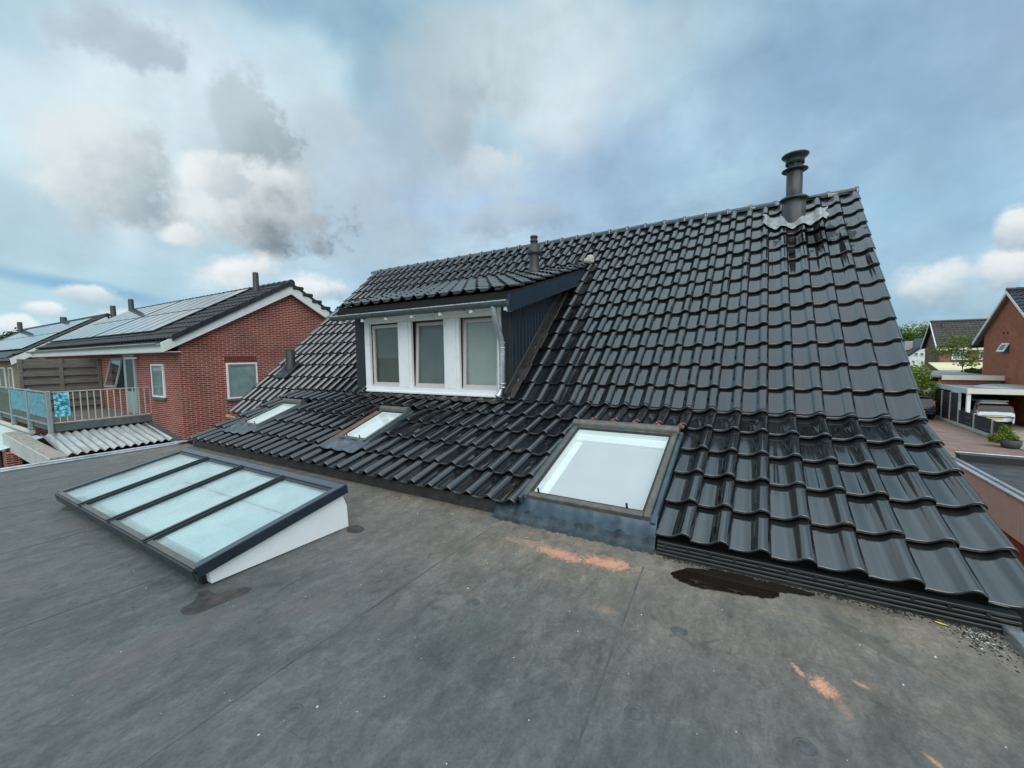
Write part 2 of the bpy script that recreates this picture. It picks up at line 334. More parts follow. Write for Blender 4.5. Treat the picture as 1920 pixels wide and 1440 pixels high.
M['grass']=plain('lawn',(.06,.09,.03),.95,var=.4,vs=3)
M['concrete']=plain('concrete',(.42,.41,.37),.85,var=.15,vs=8)
M['fencedark']=plain('dark_fence_board',(.018,.019,.019),.7,var=.4,vs=6,scale=(1,1,8))
M['carwhite']=plain('white_car_paint',(.80,.81,.82),.16,var=.01,rvar=.02)
M['cardark']=plain('dark_car_paint',(.02,.022,.026),.18,var=.05,rvar=.02)
M['carglass']=plain('car_glass',(.012,.016,.018),.06,var=.1,rvar=.02)
M['taillight']=plain('red_lens',(.35,.012,.02),.12,var=.1,rvar=.02)
M['tyre']=plain('tyre',(.015,.015,.015),.8)
M['plate']=plain('number_plate',(.7,.52,.08),.5,var=.03)
M['paver']=brick_mat('street_paver',(.30,.20,.165),(.24,.165,.14),(.17,.135,.115),w=.21,h=.105,ms=.008,var=.35)
M['paver_pale']=brick_mat('pale_paver',(.36,.32,.25),(.30,.27,.21),(.2,.18,.15),w=.3,h=.3,ms=.01,var=.2)
M['bark']=plain('bark',(.10,.075,.05),.9,var=.3,bump=.5,bs=20)
M['pot']=plain('slate_pot',(.05,.055,.06),.6,var=.2)

def leaf_mat(name,c):
    m,t,b=nt(name); at=nd(t,'ShaderNodeAttribute',attribute_name='rnd')
    r=ramp(t,at,'Fac',[(0,tuple(x*.5 for x in c)),(.6,c),(1,(c[0]*1.7,c[1]*1.5,c[2]*1.2))]); L(t,r,0,b,'Base Color'); b.inputs['Roughness'].default_value=.6
    b.inputs['Specular IOR Level'].default_value=.3
    tl=t.nodes.new('ShaderNodeBsdfTranslucent'); L(t,r,0,tl,0); mx=t.nodes.new('ShaderNodeMixShader'); mx.inputs[0].default_value=.3
    o=[n for n in t.nodes if n.type=='OUTPUT_MATERIAL'][0]; L(t,b,0,mx,1); L(t,tl,0,mx,2); L(t,mx,0,o,0); return m
M['leafA']=leaf_mat('leaf_mid_green',(.085,.14,.03)); M['leafB']=leaf_mat('leaf_olive',(.10,.125,.025)); M['leafC']=leaf_mat('leaf_dark',(.045,.075,.025)); M['leafL']=leaf_mat('leaf_fresh',(.15,.22,.04)); M['leafY']=leaf_mat('leaf_lime',(.20,.27,.045))

def pv_mat():
    m,t,b=nt('solar_cells'); tc=t.nodes.new('ShaderNodeTexCoord')
    bt=nd(t,'ShaderNodeTexBrick',Scale=1.,offset=0.); bt.inputs['Mortar Size'].default_value=.004; bt.inputs['Brick Width'].default_value=.16; bt.inputs['Row Height'].default_value=.135
    bt.inputs['Color1'].default_value=(.045,.06,.085,1); bt.inputs['Color2'].default_value=(.035,.05,.075,1); bt.inputs['Mortar'].default_value=(.12,.14,.16,1)
    L(t,tc,'UV',bt,'Vector'); L(t,bt,'Color',b,'Base Color'); b.inputs['Roughness'].default_value=.16; b.inputs['IOR'].default_value=1.8
    b.inputs['Coat Weight'].default_value=1.; b.inputs['Coat Roughness'].default_value=.05; b.inputs['Coat IOR'].default_value=1.8; return m
M['pv']=pv_mat()
def screen_mat():
    m,t,b=nt('blue_mottled_cloth'); mp=coords(t); n=nd(t,'ShaderNodeTexVoronoi',Scale=13.); n0=nd(t,'ShaderNodeTexNoise',Scale=9,Detail=3); L(t,mp,0,n0,'Vector')
    ad=nd(t,'ShaderNodeVectorMath',operation='MULTIPLY_ADD'); L(t,n0,'Color',ad,0); ad.inputs[1].default_value=(.18,.18,.18); L(t,mp,0,ad,2); L(t,ad,0,n,'Vector')
    r=ramp(t,n,'Distance',[(.25,(.40,.78,.84)),(.5,(.09,.50,.62)),(.75,(.02,.16,.24))]); L(t,r,0,b,'Base Color'); b.inputs['Roughness'].default_value=.8; return m
M['screen']=screen_mat(); M['screenveiled']=plain('veiled_blue_cloth',(.10,.30,.35),.8,var=.55,vs=16,dirt=(.30,.42,.45),dirts=9)  # second cloth dulled, the veil of the frosted panels put into its colour
def puddle_mat():   # thin film of brown water: the wet membrane shows through, the sky mirrors in it
    return glass_mat('puddle_water',(.20,.155,.115),1.1,(.05,.04,.03),.25,.02)
M['puddle']=puddle_mat()

# ------------------------------------------------------------------ tiles
PROF=[(0,-.004),(.07,.0),(.2,-.003),(.34,-.003),(.46,.003),(.55,.014),(.62,.028),(.69,.043),(.76,.052),(.83,.054),(.90,.049),(.955,.038),(1.,.022)]
PROF_LOW=[(0,-.004),(.3,-.003),(.5,.008),(.66,.04),(.8,.054),(.93,.044),(1.,.022)]
def tiles(mb,base,S,N,xr,ncol,rows,w=.263,Lt=.47,lift=.044,skip=None,prof=PROF,jit=1.,hs=1.):
    base=Vector(base); S=Vector(S).normalized(); N=Vector(N).normalized(); X=Vector((1,0,0))
    st=[(.010,-.029),(.001,-.022),(0.,-.008),(.0015,-.003),(.005,-.0006),(.010,.0),(.020,0.),(Lt*.5,0.),(Lt,0.)]
    for (s0) in rows:
        for k in range(ncol):
            x1=xr-k*w; x0=x1-w
            if skip and skip((x0+x1)/2,s0): continue
            dx=rng.gauss(0,.0012)*jit; ds=rng.gauss(0,.003)*jit; dn=rng.gauss(0,.0015)*jit; tw=rng.gauss(0,.0032)*jit; tl=rng.gauss(0,.0025)*jit; q=rng.random()
            vs=[]; n=len(prof)
            for (ss,dz) in st:
                for (u,h) in prof:
                    hh=h*hs
                    vs.append(base+X*(x0+u*w+dx)+S*(s0+ss+ds)+N*(hh+lift*(1-max(ss,0)/Lt)+dz+dn+tw*(u-.5)+tl*(ss/Lt)))
            fs=[(i*n+j,i*n+j+1,(i+1)*n+j+1,(i+1)*n+j) for i in range(len(st)-1) for j in range(n-1)]
            mb.add(vs,fs,True,rnd=q)
            # side edges
            for j,dd in ((n-1,-.022),(0,-.02)):
                e=[vs[i*n+j] for i in range(2,len(st))]; e2=[p+N*dd for p in e]
                mb.add(e+e2,[(i,i+1,len(e)+i+1,len(e)+i) for i in range(len(e)-1)],False,rnd=q)

# ------------------------------------------------------------------ camera
cam=bpy.data.cameras.new('camera'); co=bpy.data.objects.new('camera',cam); col.objects.link(co); scene.camera=co
cam.sensor_width=36; cam.sensor_fit='HORIZONTAL'; cam.lens=36*767.2/1920; cam.clip_start=.05; cam.clip_end=4000
p_,a_,r_=R(3.967),R(30.98),R(-.805)
Fw=Vector((-math.sin(a_)*math.cos(p_),math.cos(a_)*math.cos(p_),-math.sin(p_))); R0=Vector((math.cos(a_),math.sin(a_),0)); U0=R0.cross(Fw)
Rt=R0*math.cos(r_)+U0*math.sin(r_); Up=Rt.cross(Fw)
co.matrix_world=frameM((0,0,1.6),Rt,Up,-Fw)

# ------------------------------------------------------------------ main tiled house
Yr,Zr,m1,Yb=9.474,4.374,.8798,5.493
Zb=Zr-m1*(Yr-Yb); m2=.35
S1=Vector((0,1,m1)).normalized(); N1=Vector((0,-m1,1)).normalized()
S2=Vector((0,1,m2)).normalized(); N2=Vector((0,-m2,1)).normalized()
SD=Vector((0,1,.277)).normalized(); ND=Vector((0,-.277,1)).normalized()
XR=1.43; TW=.263
house=thing('tiled_house','house with steep black glazed tile roof, three-window dormer and tall flue beside the flat roof','house',(-4.5,6,0))
def zu(y): return Zr-m1*(Yr-y)
def zl(y): return Zb-m2*(Yb-y)
mb=MB()
mb.prism([(3.40,-2.8),(3.40,-.02),(Yb,Zb-.10),(Yr,Zr-.10),(13.4,.8),(13.4,-2.8)],-9.0,1.36)
mb.prism([(5.0,-2.8),(5.0,.30),(Yr,Zr-.102),(13.4,.79),(13.4,-2.8)],-10.9,-9.0)
mb.build('wall',M['brick'],house)
# black underlay under the tiles
mb=MB()
mb.prism([(3.405,-.005),(3.405,.055),(Yb-.1,zl(Yb-.1)-.02),(Yb-.1,zl(Yb-.1)-.07)],-8.98,1.37)
mb.prism([(Yb-.2,zu(Yb-.2)-.06),(Yb-.2,zu(Yb-.2)-.02),(Yr,Zr-.02),(Yr,Zr-.08)],-9.0,1.37)
mb.prism([(4.95,zu(4.95)-.06),(4.95,zu(4.95)-.02),(Yr,Zr-.021),(Yr,Zr-.08)],-10.92,-9.001)
mb.build('underlay',M['deck'],house)
mb=MB(); mb.prism([(Yr,Zr+.04),(Yr,Zr-.05),(13.7,.60),(13.7,.69)],-10.98,1.42); mb.build('back_roof',M['tile_far'],house)
# steep upper slope
LT=.4098
def s_up(t): return -t
rows_up=[-(.404+LT*k) for k in range(13)]
def skip_up(x,s):
    y=Yr+(s+.2)*S1.y
    if -6.85<x<-3.45 and 5.55<y<8.1: return True
    return False
mb=MB(); ncol=47
tiles(mb,(0,Yr,Zr),S1,N1,XR,ncol,rows_up,TW,skip=skip_up)
tiles(mb,(0,Yr,Zr),S1,N1,XR-40*TW,7,[-(.404+LT*k) for k in (13,14)],TW)
tiles(mb,(0,Yr,Zr),S1,N1,XR,ncol,[-.30],TW,Lt=.24,lift=.03,skip=lambda x,s:False)
upper=mb.build('upper_roof',M['tile'],house)
# ridge caps
mb=MB(); x=XR+.01; zc=Zr-.015
while x>-10.75:
    x0=x-.40; n=12; vs=[]
    for xi,rad in ((x,.098),(x-.004,.112),(x-.05,.112),(x-.055,.098),(x0-.03,.092)):
        for k in range(n+1):
            a=math.pi*(k/n)*1.1-.05*math.pi
            vs.append((xi,Yr+rad*1.05*math.cos(a),zc+rad*math.sin(a)))
    mb.add(vs,[(i*(n+1)+j,i*(n+1)+j+1,(i+1)*(n+1)+j+1,(i+1)*(n+1)+j) for i in range(4) for j in range(n)],True,rnd=rng.random())
    if x>XR: mb.add(vs[:n+1],[tuple(range(n+1))])
    x=x0
mb.build('ridge_caps',M['tile'],upper)
# shallow lower slope
rows_y=[3.34+.42*k for k in range(6)]
rows_lo=[(y-Yb)/S2.y for y in rows_y]
def skip_lo(x,s):
    y=Yb+(s+.2)*S2.y
    if -1.95<x<-.66 and y<4.95: return True
    if -6.98<x<-3.42 and y>5.5: return True
    if -5.40<x<-4.87 and 3.9<y<4.95: return True
    if -8.30<x<-7.76 and 3.9<y<4.95: return True
    return False
mb=MB(); tiles(mb,(0,Yb,Zb),S2,N2,XR,40,rows_lo,TW,Lt=.50,skip=skip_lo,lift=.048)
lower=mb.build('lower_roof',M['tile'],house)
# lower half of tile row under windows, comb strips at the eave, upstand
mb=MB()
for (y0,y1,z0,z1) in ((3.292,3.40,.0,.026),(3.306,3.40,.031,.050),(3.318,3.40,.055,.074),(3.330,3.40,.079,.100)):
    mb.bbox(-.66,1.30,y0,y1,z0,z1,.004)
mb.bbox(-.66,1.30,3.345,3.40,.001,.099,.002)
for i in range(12):
    xx=-.6+i*.16; mb.box(xx,xx+.02,3.318,3.335,.07,.09)
mb.build('eave_comb',plain('grey_black_comb',(.018,.020,.020),.38,var=.3),lower)
mb=MB(); mb.bbox(-8.95,-2.24,3.385,3.42,.0,.13,.004); mb.build('eave_upstand',M['leaddark'],lower)
# left end eave of the main slope: raw batten and broken red tile ends
mb=MB(); ye=Yr-(.404+14*LT)*S1.y; ze=zu(ye)
mb.box(-10.98,-9.9,ye-.02,ye+.05,ze-.09,ze-.05); mb.build('eave_batten',M['timber'],house)
for i in range(5):
    mb=MB(); mb.box(-10.75+i*.2,-10.62+i*.2,ye-.03+rng.random()*.03,ye+.06,ze-.045,ze-.005+rng.random()*.02)
    mb.build('broken_tile_edge',M['redclay'],house)
mb=MB(); mb.bbox(1.37,1.40,3.40,4.95,-.25,.02,.004); mb.bbox(1.48,1.68,3.45,4.85,-.08,.03,.004); mb.build('side_gutter_board',plain('dark_brown_board',(.035,.022,.016),.55),house)
# side verge boards under the tiles on the right gable
mb=MB(); mb.prism([(3.36,-.08),(3.36,.0),(Yb,Zb-.03),(Yr,Zr-.03),(Yr,Zr-.25),(Yb,Zb-.2)],1.362,1.395); mb.build('verge_board',M['dark'],house)

# ---- flue
fl=MB(); c=(.482,8.95,0)
fl.lathe([(.178,3.70),(.178,4.29),(.16,4.30),(.122,4.31),(.122,4.76)],c); flue=fl.build('flue_pipe',M['pipe'],house)
mb=MB(); mb.lathe([(.179,4.255),(.215,4.262),(.222,4.275),(.20,4.30),(.123,4.345)],c); mb.build('storm_collar',M['pipe'],flue)
mb=MB(); mb.lathe([(.122,4.755),(.18,4.758),(.196,4.768),(.198,4.780),(.18,4.792),(.135,4.798),(.112,4.805),(.112,4.88)],c); mb.lathe([(.12,4.872),(.142,4.876),(.140,4.93),(.150,4.965),(.188,4.995),(.205,5.015),(.205,5.03),(.19,5.042),(.0,5.046)],c)
for k in range(8):
    a=k*math.pi/4; mb.box(c[0]+.105*math.cos(a)-.012,c[0]+.105*math.cos(a)+.012,c[1]+.105*math.sin(a)-.012,c[1]+.105*math.sin(a)+.012,4.83,4.90)
mb.build('rain_cap',M['pipe'],flue)
def draped(mb,base,S,N,poly_in,x0,x1,s0,s1,off,nx=60,ns=20,lift=.02,amp=1.,flat=None):
    """sheet dressed over the tile waves"""
    base=Vector(base); S=Vector(S); N=Vector(N); vs={}; L_=[]
    def h(x):
        u=((x-XR)/TW)%1.0
        for (a,b),(c2,d) in zip(PROF,PROF[1:]):
            if a<=u<=c2: return b+(d-b)*(u-a)/(c2-a)
        return 0
    for i in range(nx+1):
        for j in range(ns+1):
            x=x0+(x1-x0)*i/nx; s=s0+(s1-s0)*j/ns
            fl_=1. if not flat else 1-max(0,min(1,(s-flat[0])/(flat[1]-flat[0])))
            hv=sum(h(x+d)for d in(-.02,0,.02))/3*amp*fl_-(0 if not flat else (1-fl_)*flat[2])
            vs[(i,j)]=len(L_); L_.append(base+Vector((1,0,0))*x+S*s+N*(hv+off+lift*(0.5+.5*math.sin(s*7+x*3))*.3))
    fs=[]
    for i in range(nx):
        for j in range(ns):
            x=x0+(x1-x0)*(i+.5)/nx; s=s0+(s1-s0)*(j+.5)/ns
            if poly_in(x,s): fs.append((vs[(i,j)],vs[(i+1,j)],vs[(i+1,j+1)],vs[(i,j+1)]))
    mb.add(L_,fs,True)
mb=MB()
sb=(8.95-Yr)/S1.y
def in_fl(x,s):
    q=(x-.50)/.46
    if abs(q)>1+.05*math.sin(s*23): return False
    return s>sb-.36+.17*q*q+.02*math.sin(x*23)+.02*math.sin(x*51) and s<sb-.06+.22*q*q+.06
draped(mb,(0,Yr,Zr),S1,N1,in_fl,-.1,1.05,sb-.50,sb+.30,.055,nx=150,ns=90)
mb.build('silver_flashing',M['foil'],flue)

# ---- plumbing vent left of the dormer
pc=(-10.11,6.0,0); zb=zu(6.0)+.05
mb=MB(); mb.lathe([(.105,zb-.1),(.105,zb+.46),(.085,zb+.46),(.08,zb+.3)],pc,18); mb.lathe([(.17,zb-.12),(.15,zb+.02),(.115,zb+.1),(.105,zb+.12)],pc,18)
pv=mb.build('vent_pipe',M['black'],house)
mb=MB(); Mv=frameM(Vector((-10.11,5.92,zu(5.92)))+N1*.075,Vector((1,0,0)),S1,N1); mb.bbox(-.26,.26,-.26,.30,-.02,.012,.01,M=Mv); mb.build('vent_base',M['black'],pv)

# ---- dormer
YD=5.55
mb=MB()   # carcass
mb.prism([(YD+.18,.72),(YD+.18,2.52),(8.2,3.3),(8.2,2.9)],-6.98,-3.42)
dormer=mb.build('dormer',M['dark'],house)
# right cheek cladding boards
mb=MB(); yy=YD+.10
while yy<8.2:
    y1=yy+.115; 
    za=lambda y: zu(y)+.03
    zt=lambda y: 2.53+.277*(y-5.2)
    if zt(yy)-za(yy)>.05:
        b=.012
        mb.add([(-3.40,yy,za(yy)),(-3.375,yy+b,za(yy+b)),(-3.375,y1-b,za(y1-b)),(-3.40,y1,za(y1)),(-3.40,yy,zt(yy)),(-3.375,yy+b,zt(yy+b)),(-3.375,y1-b,zt(y1-b)),(-3.40,y1,zt(y1))],[(0,1,5,4),(1,2,6,5),(2,3,7,6),(3,0,4,7)])
    yy=y1
mb.build('cheek_cladding',M['bluegroove'],dormer)
mb=MB(); yy=YD+.1
mb.prism([(YD+.05,.93),(YD+.05,2.55),(8.2,3.32),(8.2,3.1)],-7.03,-6.99); mb.build('cheek_cladding',M['bluegroove'],dormer)
# corner boards and apron
mb=MB(); mb.bbox(-7.04,-6.76,YD+.0,YD+.05,.9,2.42,.004); mb.build('corner_board',M['dark'],dormer)
mb=MB(); mb.bbox(-3.52,-3.37,YD+.02,YD+.07,.95,2.42,.004); mb.build('corner_board',M['dark'],dormer)
mb=MB(); N_=40
draped(mb,(0,Yb,Zb),S2,N2,lambda x,s: s>-.20+.03*math.sin(x*11),-7.15,-3.15,-.28,.06,.062,nx=130,ns=14,amp=.75,flat=(-.20,-.04,.045))
mb.build('apron_flashing',M['leaddark'],dormer)
# side flashing strip up the right cheek
mb=MB(); Ms=frameM((0,Yr,Zr),Vector((1,0,0)),S1,N1); s=(5.5-Yr)/S1.y
while s<(8.35-Yr)/S1.y:
    mb.bbox(-3.385,-3.235+rng.uniform(-.015,.015),s,s+.41,.062+rng.uniform(0,.012),.088,.01,M=Ms)
    mb.bbox(-3.385,-3.355,s,s+.41,.07,.20,.01,M=Ms); s+=.40
mb.build('side_flashing',M['leaddark'],dormer)
mb=MB(); mb.lathe([(0,.09),(.05,.08),(.085,.03),(.09,-.03),(.08,-.08)],(-3.1,8.46,3.62),10,M=None); mb.bbox(-3.16,-3.04,8.2,8.42,3.5,3.60,.03); mb.build('valley_mortar',M['mortar'],dormer)
# dormer roof
mb=MB(); droot=Vector((0,5.15,2.555)); rows_d=[.385*k for k in range(9)]
tiles(mb,droot,SD,ND,-3.10,15,rows_d,TW,Lt=.45)
dr=mb.build('dormer_roof',M['tile'],house)
mb=MB(); mb.prism([(5.19,2.45),(5.19,2.545),(8.6,2.545+.277*3.41),(8.6,2.46+.277*3.41)],-7.05,-3.12); mb.build('roof_deck',M['deck'],dr)
mb=MB(); mb.prism([(5.16,2.24),(5.16,2.50),(8.35,2.50+.277*3.19),(7.9,2.24+.277*2.74)],-3.155,-3.115); mb.build('fascia_board',M['blue'],dr)
mb=MB(); mb.prism([(5.16,2.30),(5.16,2.50),(8.35,2.50+.277*3.19),(7.9,2.30+.277*2.74)],-7.08,-7.04); mb.build('fascia_board',M['blue'],dr)
mb=MB(); mb.prism([(5.30,2.44),(5.30,2.47),(YD+.1,2.50),(YD+.1,2.47)],-7.0,-3.16); mb.build('soffit',M['white'],dr)
# vent on the dormer roof
vc=(-4.225,8.05,0); mb=MB(); mb.lathe([(.135,3.30),(.135,3.44),(.115,3.47),(.105,3.5),(.105,3.80)],vc,20)
vent=mb.build('roof_vent',M['pipegrey'],house)
mb=MB(); mb.lathe([(.105,3.77),(.15,3.79),(.152,3.83),(.10,3.97),(.075,4.0),(.075,4.05),(.088,4.055),(.088,4.08),(.072,4.085),(.07,4.13),(.085,4.14),(.08,4.18),(.0,4.19)],vc,20); mb.build('vent_cowl',M['pipegrey'],vent)
mb=MB(); mb.lathe([(.106,3.775),(.118,3.78),(.118,3.795),(.106,3.80)],vc,20); mb.build('vent_ring',M['black'],vent)
# gutter, brackets, downpipe
mb=MB(); n=12; gx0,gx1=-7.2,-3.13; gy,gz,gr=5.16,2.40,.082
xs=[gx0,gx1]; vs=[]
for x in xs:
    for rr in (gr,gr-.008):
        for k in range(n+1):
            a=math.pi+math.pi*k/n; vs.append((x,gy+rr*math.cos(a),gz+rr*math.sin(a)))
w=n+1; fs=[(j,j+1,2*w+j+1,2*w+j) for j in range(n)]+[(w+j,w+j+1,3*w+j+1,3*w+j) for j in range(n)]
mb.add(vs,fs,True)
for b in (0,2*w): mb.add([vs[b+j] for j in range(w)],[tuple(range(w))])

for i in range(7):
    x=gx0+.35+i*.58; pts=[(x,gy+(gr+.003)*math.cos(math.pi+math.pi*k/10),gz+(gr+.003)*math.sin(math.pi+math.pi*k/10)) for k in range(11)]
    mb.tube(pts,.006,6)
gut=mb.build('gutter',M['zinc'],dr)
mb=MB(); mb.tube([(gx0,gy-gr,gz),(gx1,gy-gr,gz)],.012,8); mb.build('rolled_edge',M['galv'],gut)
for i in range(7):
    x=-6.98+i*.63; mb=MB(); mb.bbox(x-.028,x+.028,gy+.0,gy+.07,gz-.135,gz-.08,.006); mb.build('bracket_end',M['white'],gut)
mb=MB(); mb.bbox(-3.20,-3.13,gy+.03,gy+.09,gz-.15,gz-.08,.006); mb.build('bracket_end',M['white'],gut)
mb=MB(); px=-3.46
mb.tube([(-3.40,gy,gz-.06),(-3.40,gy+.005,gz-.14),(-3.41,gy+.05,gz-.24),(-3.425,gy+.16,gz-.40),(-3.44,gy+.24,gz-.52),(-3.445,gy+.28,gz-.62),(-3.445,gy+.29,gz-.75),(-3.445,gy+.29,1.12),(-3.45,gy+.28,1.06),(-3.47,gy+.235,1.0),(-3.485,gy+.20,.955)],.048,14)
for z in (1.80,1.72,1.16,1.10): mb.lathe([(.049,-.012),(.055,-.012),(.055,.012),(.049,.012)],(-3.445,gy+.29,z),14)
dp=mb.build('downpipe',M['galv'],dr)
# white front surround
mb=MB()
mb.bbox(-6.76,-3.53,YD-.02,YD+.06,.93,1.035,.006)          # sill band
mb.bbox(-6.76,-3.53,YD,YD+.06,2.255,2.45,.004)             # head
mb.bbox(-6.76,-3.53,5.28,YD+.0,2.405,2.45,.004)
for (a,b) in ((-6.76,-6.62),(-5.83,-5.49),(-4.715,-4.375),(-3.60,-3.53)):
    mb.bbox(a,b,YD,YD+.06,1.037,2.253,.004)
for (a,b) in ((-5.80,-5.52),(-4.685,-4.405)):
    mb.bbox(a+.03,b-.03,YD-.022,YD-.002,1.037,2.253,.006)
mb.bbox(-6.80,-3.50,YD-.045,YD-.022,.925,.965,.006)
mb.build('window_surround',M['white'],dormer)
for (x0,x1,bm,tilt) in ((-6.62,-5.83,'roomdark',0.),(-5.49,-4.715,'roomdark',3.2),(-4.375,-3.60,'roommid',2.4)):
    z0,z1=1.04,2.25
    piv=Matrix.Translation((0,YD+.09,z0+.02))@Matrix.Rotation(R(-tilt),4,'X')@Matrix.Translation((0,-(YD+.09),-(z0+.02)))
    mb=MB(); t_=.06
    mb.bbox(x0+.012,x1-.012,YD+.065,YD+.11,z0+.012,z0+.012+t_,.005,M=piv); mb.bbox(x0+.012,x1-.012,YD+.065,YD+.11,z1-.02-t_,z1-.02,.005,M=piv)
    mb.bbox(x0+.012,x0+.012+t_,YD+.066,YD+.111,z0+.013+t_,z1-.021-t_,.005,M=piv); mb.bbox(x1-.012-t_,x1-.012,YD+.066,YD+.111,z0+.013+t_,z1-.021-t_,.005,M=piv)
    mb.bbox(x0+.004,x1-.004,YD+.03,YD+.07,z0-.003,z0+.022,.004)
    win=mb.build('window',M['sash'],house)
    mb=MB(); mb.box(x0+.05,x1-.05,YD+.085,YD+.091,z0+.05,z1-.06,M=piv); mb.build('pane',M['glass'],win)
    mb=MB(); mb.box(x0-.05,x1+.05,YD+.150,YD+.160,z0-.03,z1+.03); mb.build('blind',M[bm],win)

# ---- roof windows in the shallow slope
def roof_window(xa,xb,ya,yb,label,blindmat,big=False):
    ML=frameM((0,Yb,Zb),Vector((1,0,0)),S2,N2); sa=(ya-Yb)/S2.y; s1=(yb-Yb)/S2.y; h=.112 if big else .10; fb=.056 if big else .044
    mb=MB()
    mb.bbox(xa,xa+fb,sa,s1,-.02,h,.008,M=ML); mb.bbox(xb-fb,xb,sa,s1,-.02,h,.008,M=ML)
    mb.bbox(xa+fb+.001,xb-fb-.001,sa,sa+fb,-.02,h-.004,.008,M=ML); mb.bbox(xa+fb+.001,xb-fb-.001,s1-fb,s1,-.02,h-.004,.008,M=ML)
    mb.bbox(xa+.002,xa+fb+.002,sa+(s1-sa)*.62,sa+(s1-sa)*.622,h-.001,h+.002,.0005,M=ML)
    fr=mb.build('roof_window',M['taupe'],house,label=label)
    mb=MB(); g=.02
    a,b,c2,d=xa+fb,xb-fb,sa+fb,s1-fb
    for (q0,q1,q2,q3) in ((a,a+g,c2,d),(b-g,b,c2,d),(a+g,b-g,c2,c2+g),(a+g,b-g,d-g,d)): mb.box(q0,q1,q2,q3,.02,h-.016,M=ML)
    mb.build('gasket',M['gasket'],fr)
    mb=MB(); mb.box(a+g*.5,b-g*.5,c2+g*.5,d-g*.5,h-.030,h-.024,M=ML); mb.build('pane',M['glass'],fr)
    mb=MB()   # white lining under the pane
    e=.10 if big else .03
    mb.box(a+g,b-g,c2+g,d-g,-.012,.0,M=ML); 
    mb.box(a+g,a+g+.012,c2+g,d-g,.001,.075,M=ML); mb.box(b-g-.012,b-g,c2+g,d-g,.001,.075,M=ML); mb.box(a+g+.013,b-g-.013,d-g-.012,d-g,.001,.075,M=ML)
    if big:
        mb.box(a+g+.013,b-g-.013,d-g-.17,d-g-.014,.001,.030,M=ML)
    mb.build('lining',M['shaft'],fr)
    if big:
        mb=MB(); mb.box(a+.13,b-.03,c2+.03,d-.21,.002,.012,M=ML); mb.build('blind',blindmat,fr)
    mb=MB()   # top hood
    hh=.10 if big else .09
    n=10; prof=[(0,0)]+[(hh*(1-math.cos(math.pi*k/n))/2*1.15,.055*math.sin(math.pi*k/n)+.012) for k in range(n+1)]+[(hh*1.15,0)]
    mb.prism([(s1-.05+p[0],h-.01+p[1]) for p in prof],xa-.015,xb+.015,M=ML); mb.build('top_hood',M['taupe'],fr)
    for xx in ((xa+fb+.09,xb-fb-.15) if big else (xa+.16,xb-.16)):
        mb=MB(); mb.tube([ML@Vector((xx,sa+fb+.012,h-.01)),ML@Vector((xx,sa+fb+.014,h+.035))],.010 if big else .008,8); mb.build('catch_pin',M['dark'],fr)
    for q0,q1 in ((xa-.045,xa-.002),(xb+.002,xb+.045)):   # side flashings
        mb=MB(); mb.bbox(q0,q1,sa-.02,s1+.06,.0,.075,.006,M=ML); mb.build('side_flashing',M['leadblue'],fr)
    return fr,ML,sa,s1
fr,ML,sa,s1=roof_window(-1.945,-.735,3.44,4.81,'large roof window with pale blind, nearest the flat roof edge',M['blind'],True)
nx=60; up_=[]; lw_=[]   # smooth blue lead apron, then a darker dressed edge with a wavy boundary and a crusted foot
for i in range(nx+1):
    x=-2.24+1.56*i/nx; wv=.012*math.sin(i*.55)+.009*math.sin(i*1.3+1); cr_=.010*math.sin(i*.9)+.008*math.sin(i*2.3)+.006*rng.random()
    k=max(0,min(1,(x+2.0)/.10)); zt=.115+(.235-.115)*k
    ym=3.372; zm=.085+wv*1.3
    up_+=[(x,3.475,zt+.012),(x,3.43,zt-.01 if k>.5 else zt),(x,3.395,.5*(zt+zm)),(x,ym,zm)]
    lw_+=[(x,ym-.001,zm+.001),(x,3.352,.045+wv*.5),(x,3.335,.020),(x,3.285+cr_,.007),(x,3.272+cr_*1.3,.001)]
mb=MB(); mb.add(up_,[(i*4+j,(i+1)*4+j,(i+1)*4+j+1,i*4+j+1) for i in range(nx) for j in range(3)],True); mb.build('lead_apron',M['leadblue'],fr)
mb=MB(); mb.add(lw_,[(i*5+j,(i+1)*5+j,(i+1)*5+j+1,i*5+j+1) for i in range(nx) for j in range(4)],True); mb.build('apron_edge',M['leadedge'],fr)
for k in range(5):   # cut red clay tile ends showing above the hood
    mb=MB()
    xx=XR-(8+k)*TW-.05; y=4.975
    for j in range(3): mb.bbox(xx-.045+j*.022+rng.uniform(-.008,.008),xx-.02+j*.022,y-.035-rng.random()*.03,y+.04,zl(y)+.055,zl(y)+.105-abs(j-1)*.02,.006)
    mb.build('cut_tile_end',M['redclay'],fr)
for (xa,xb,lab,red) in ((-5.45,-4.84,'small roof window below the middle dormer window',True),(-8.34,-7.73,'small roof window at the far left below the black vent pipe',False)):
    fr2,ML2,sa2,s12=roof_window(xa,xb,3.93,4.82,lab,M['blindwhite'])
    mb=MB(); draped(mb,(0,Yb,Zb),S2,N2,lambda x,s: True,xa-.12,xb+.12,sa2-.30+.0,sa2+.01,.07,nx=40,ns=10,amp=.45); mb.build('lead_apron',M['lead'],fr2)
    if red:
        mb=MB(); mb.bbox(xa-.09,xa-.05,sa2-.25,s12-.05,.03,.085,.006,M=ML2); mb.build('cut_tile_edge',M['redclay'],fr2)

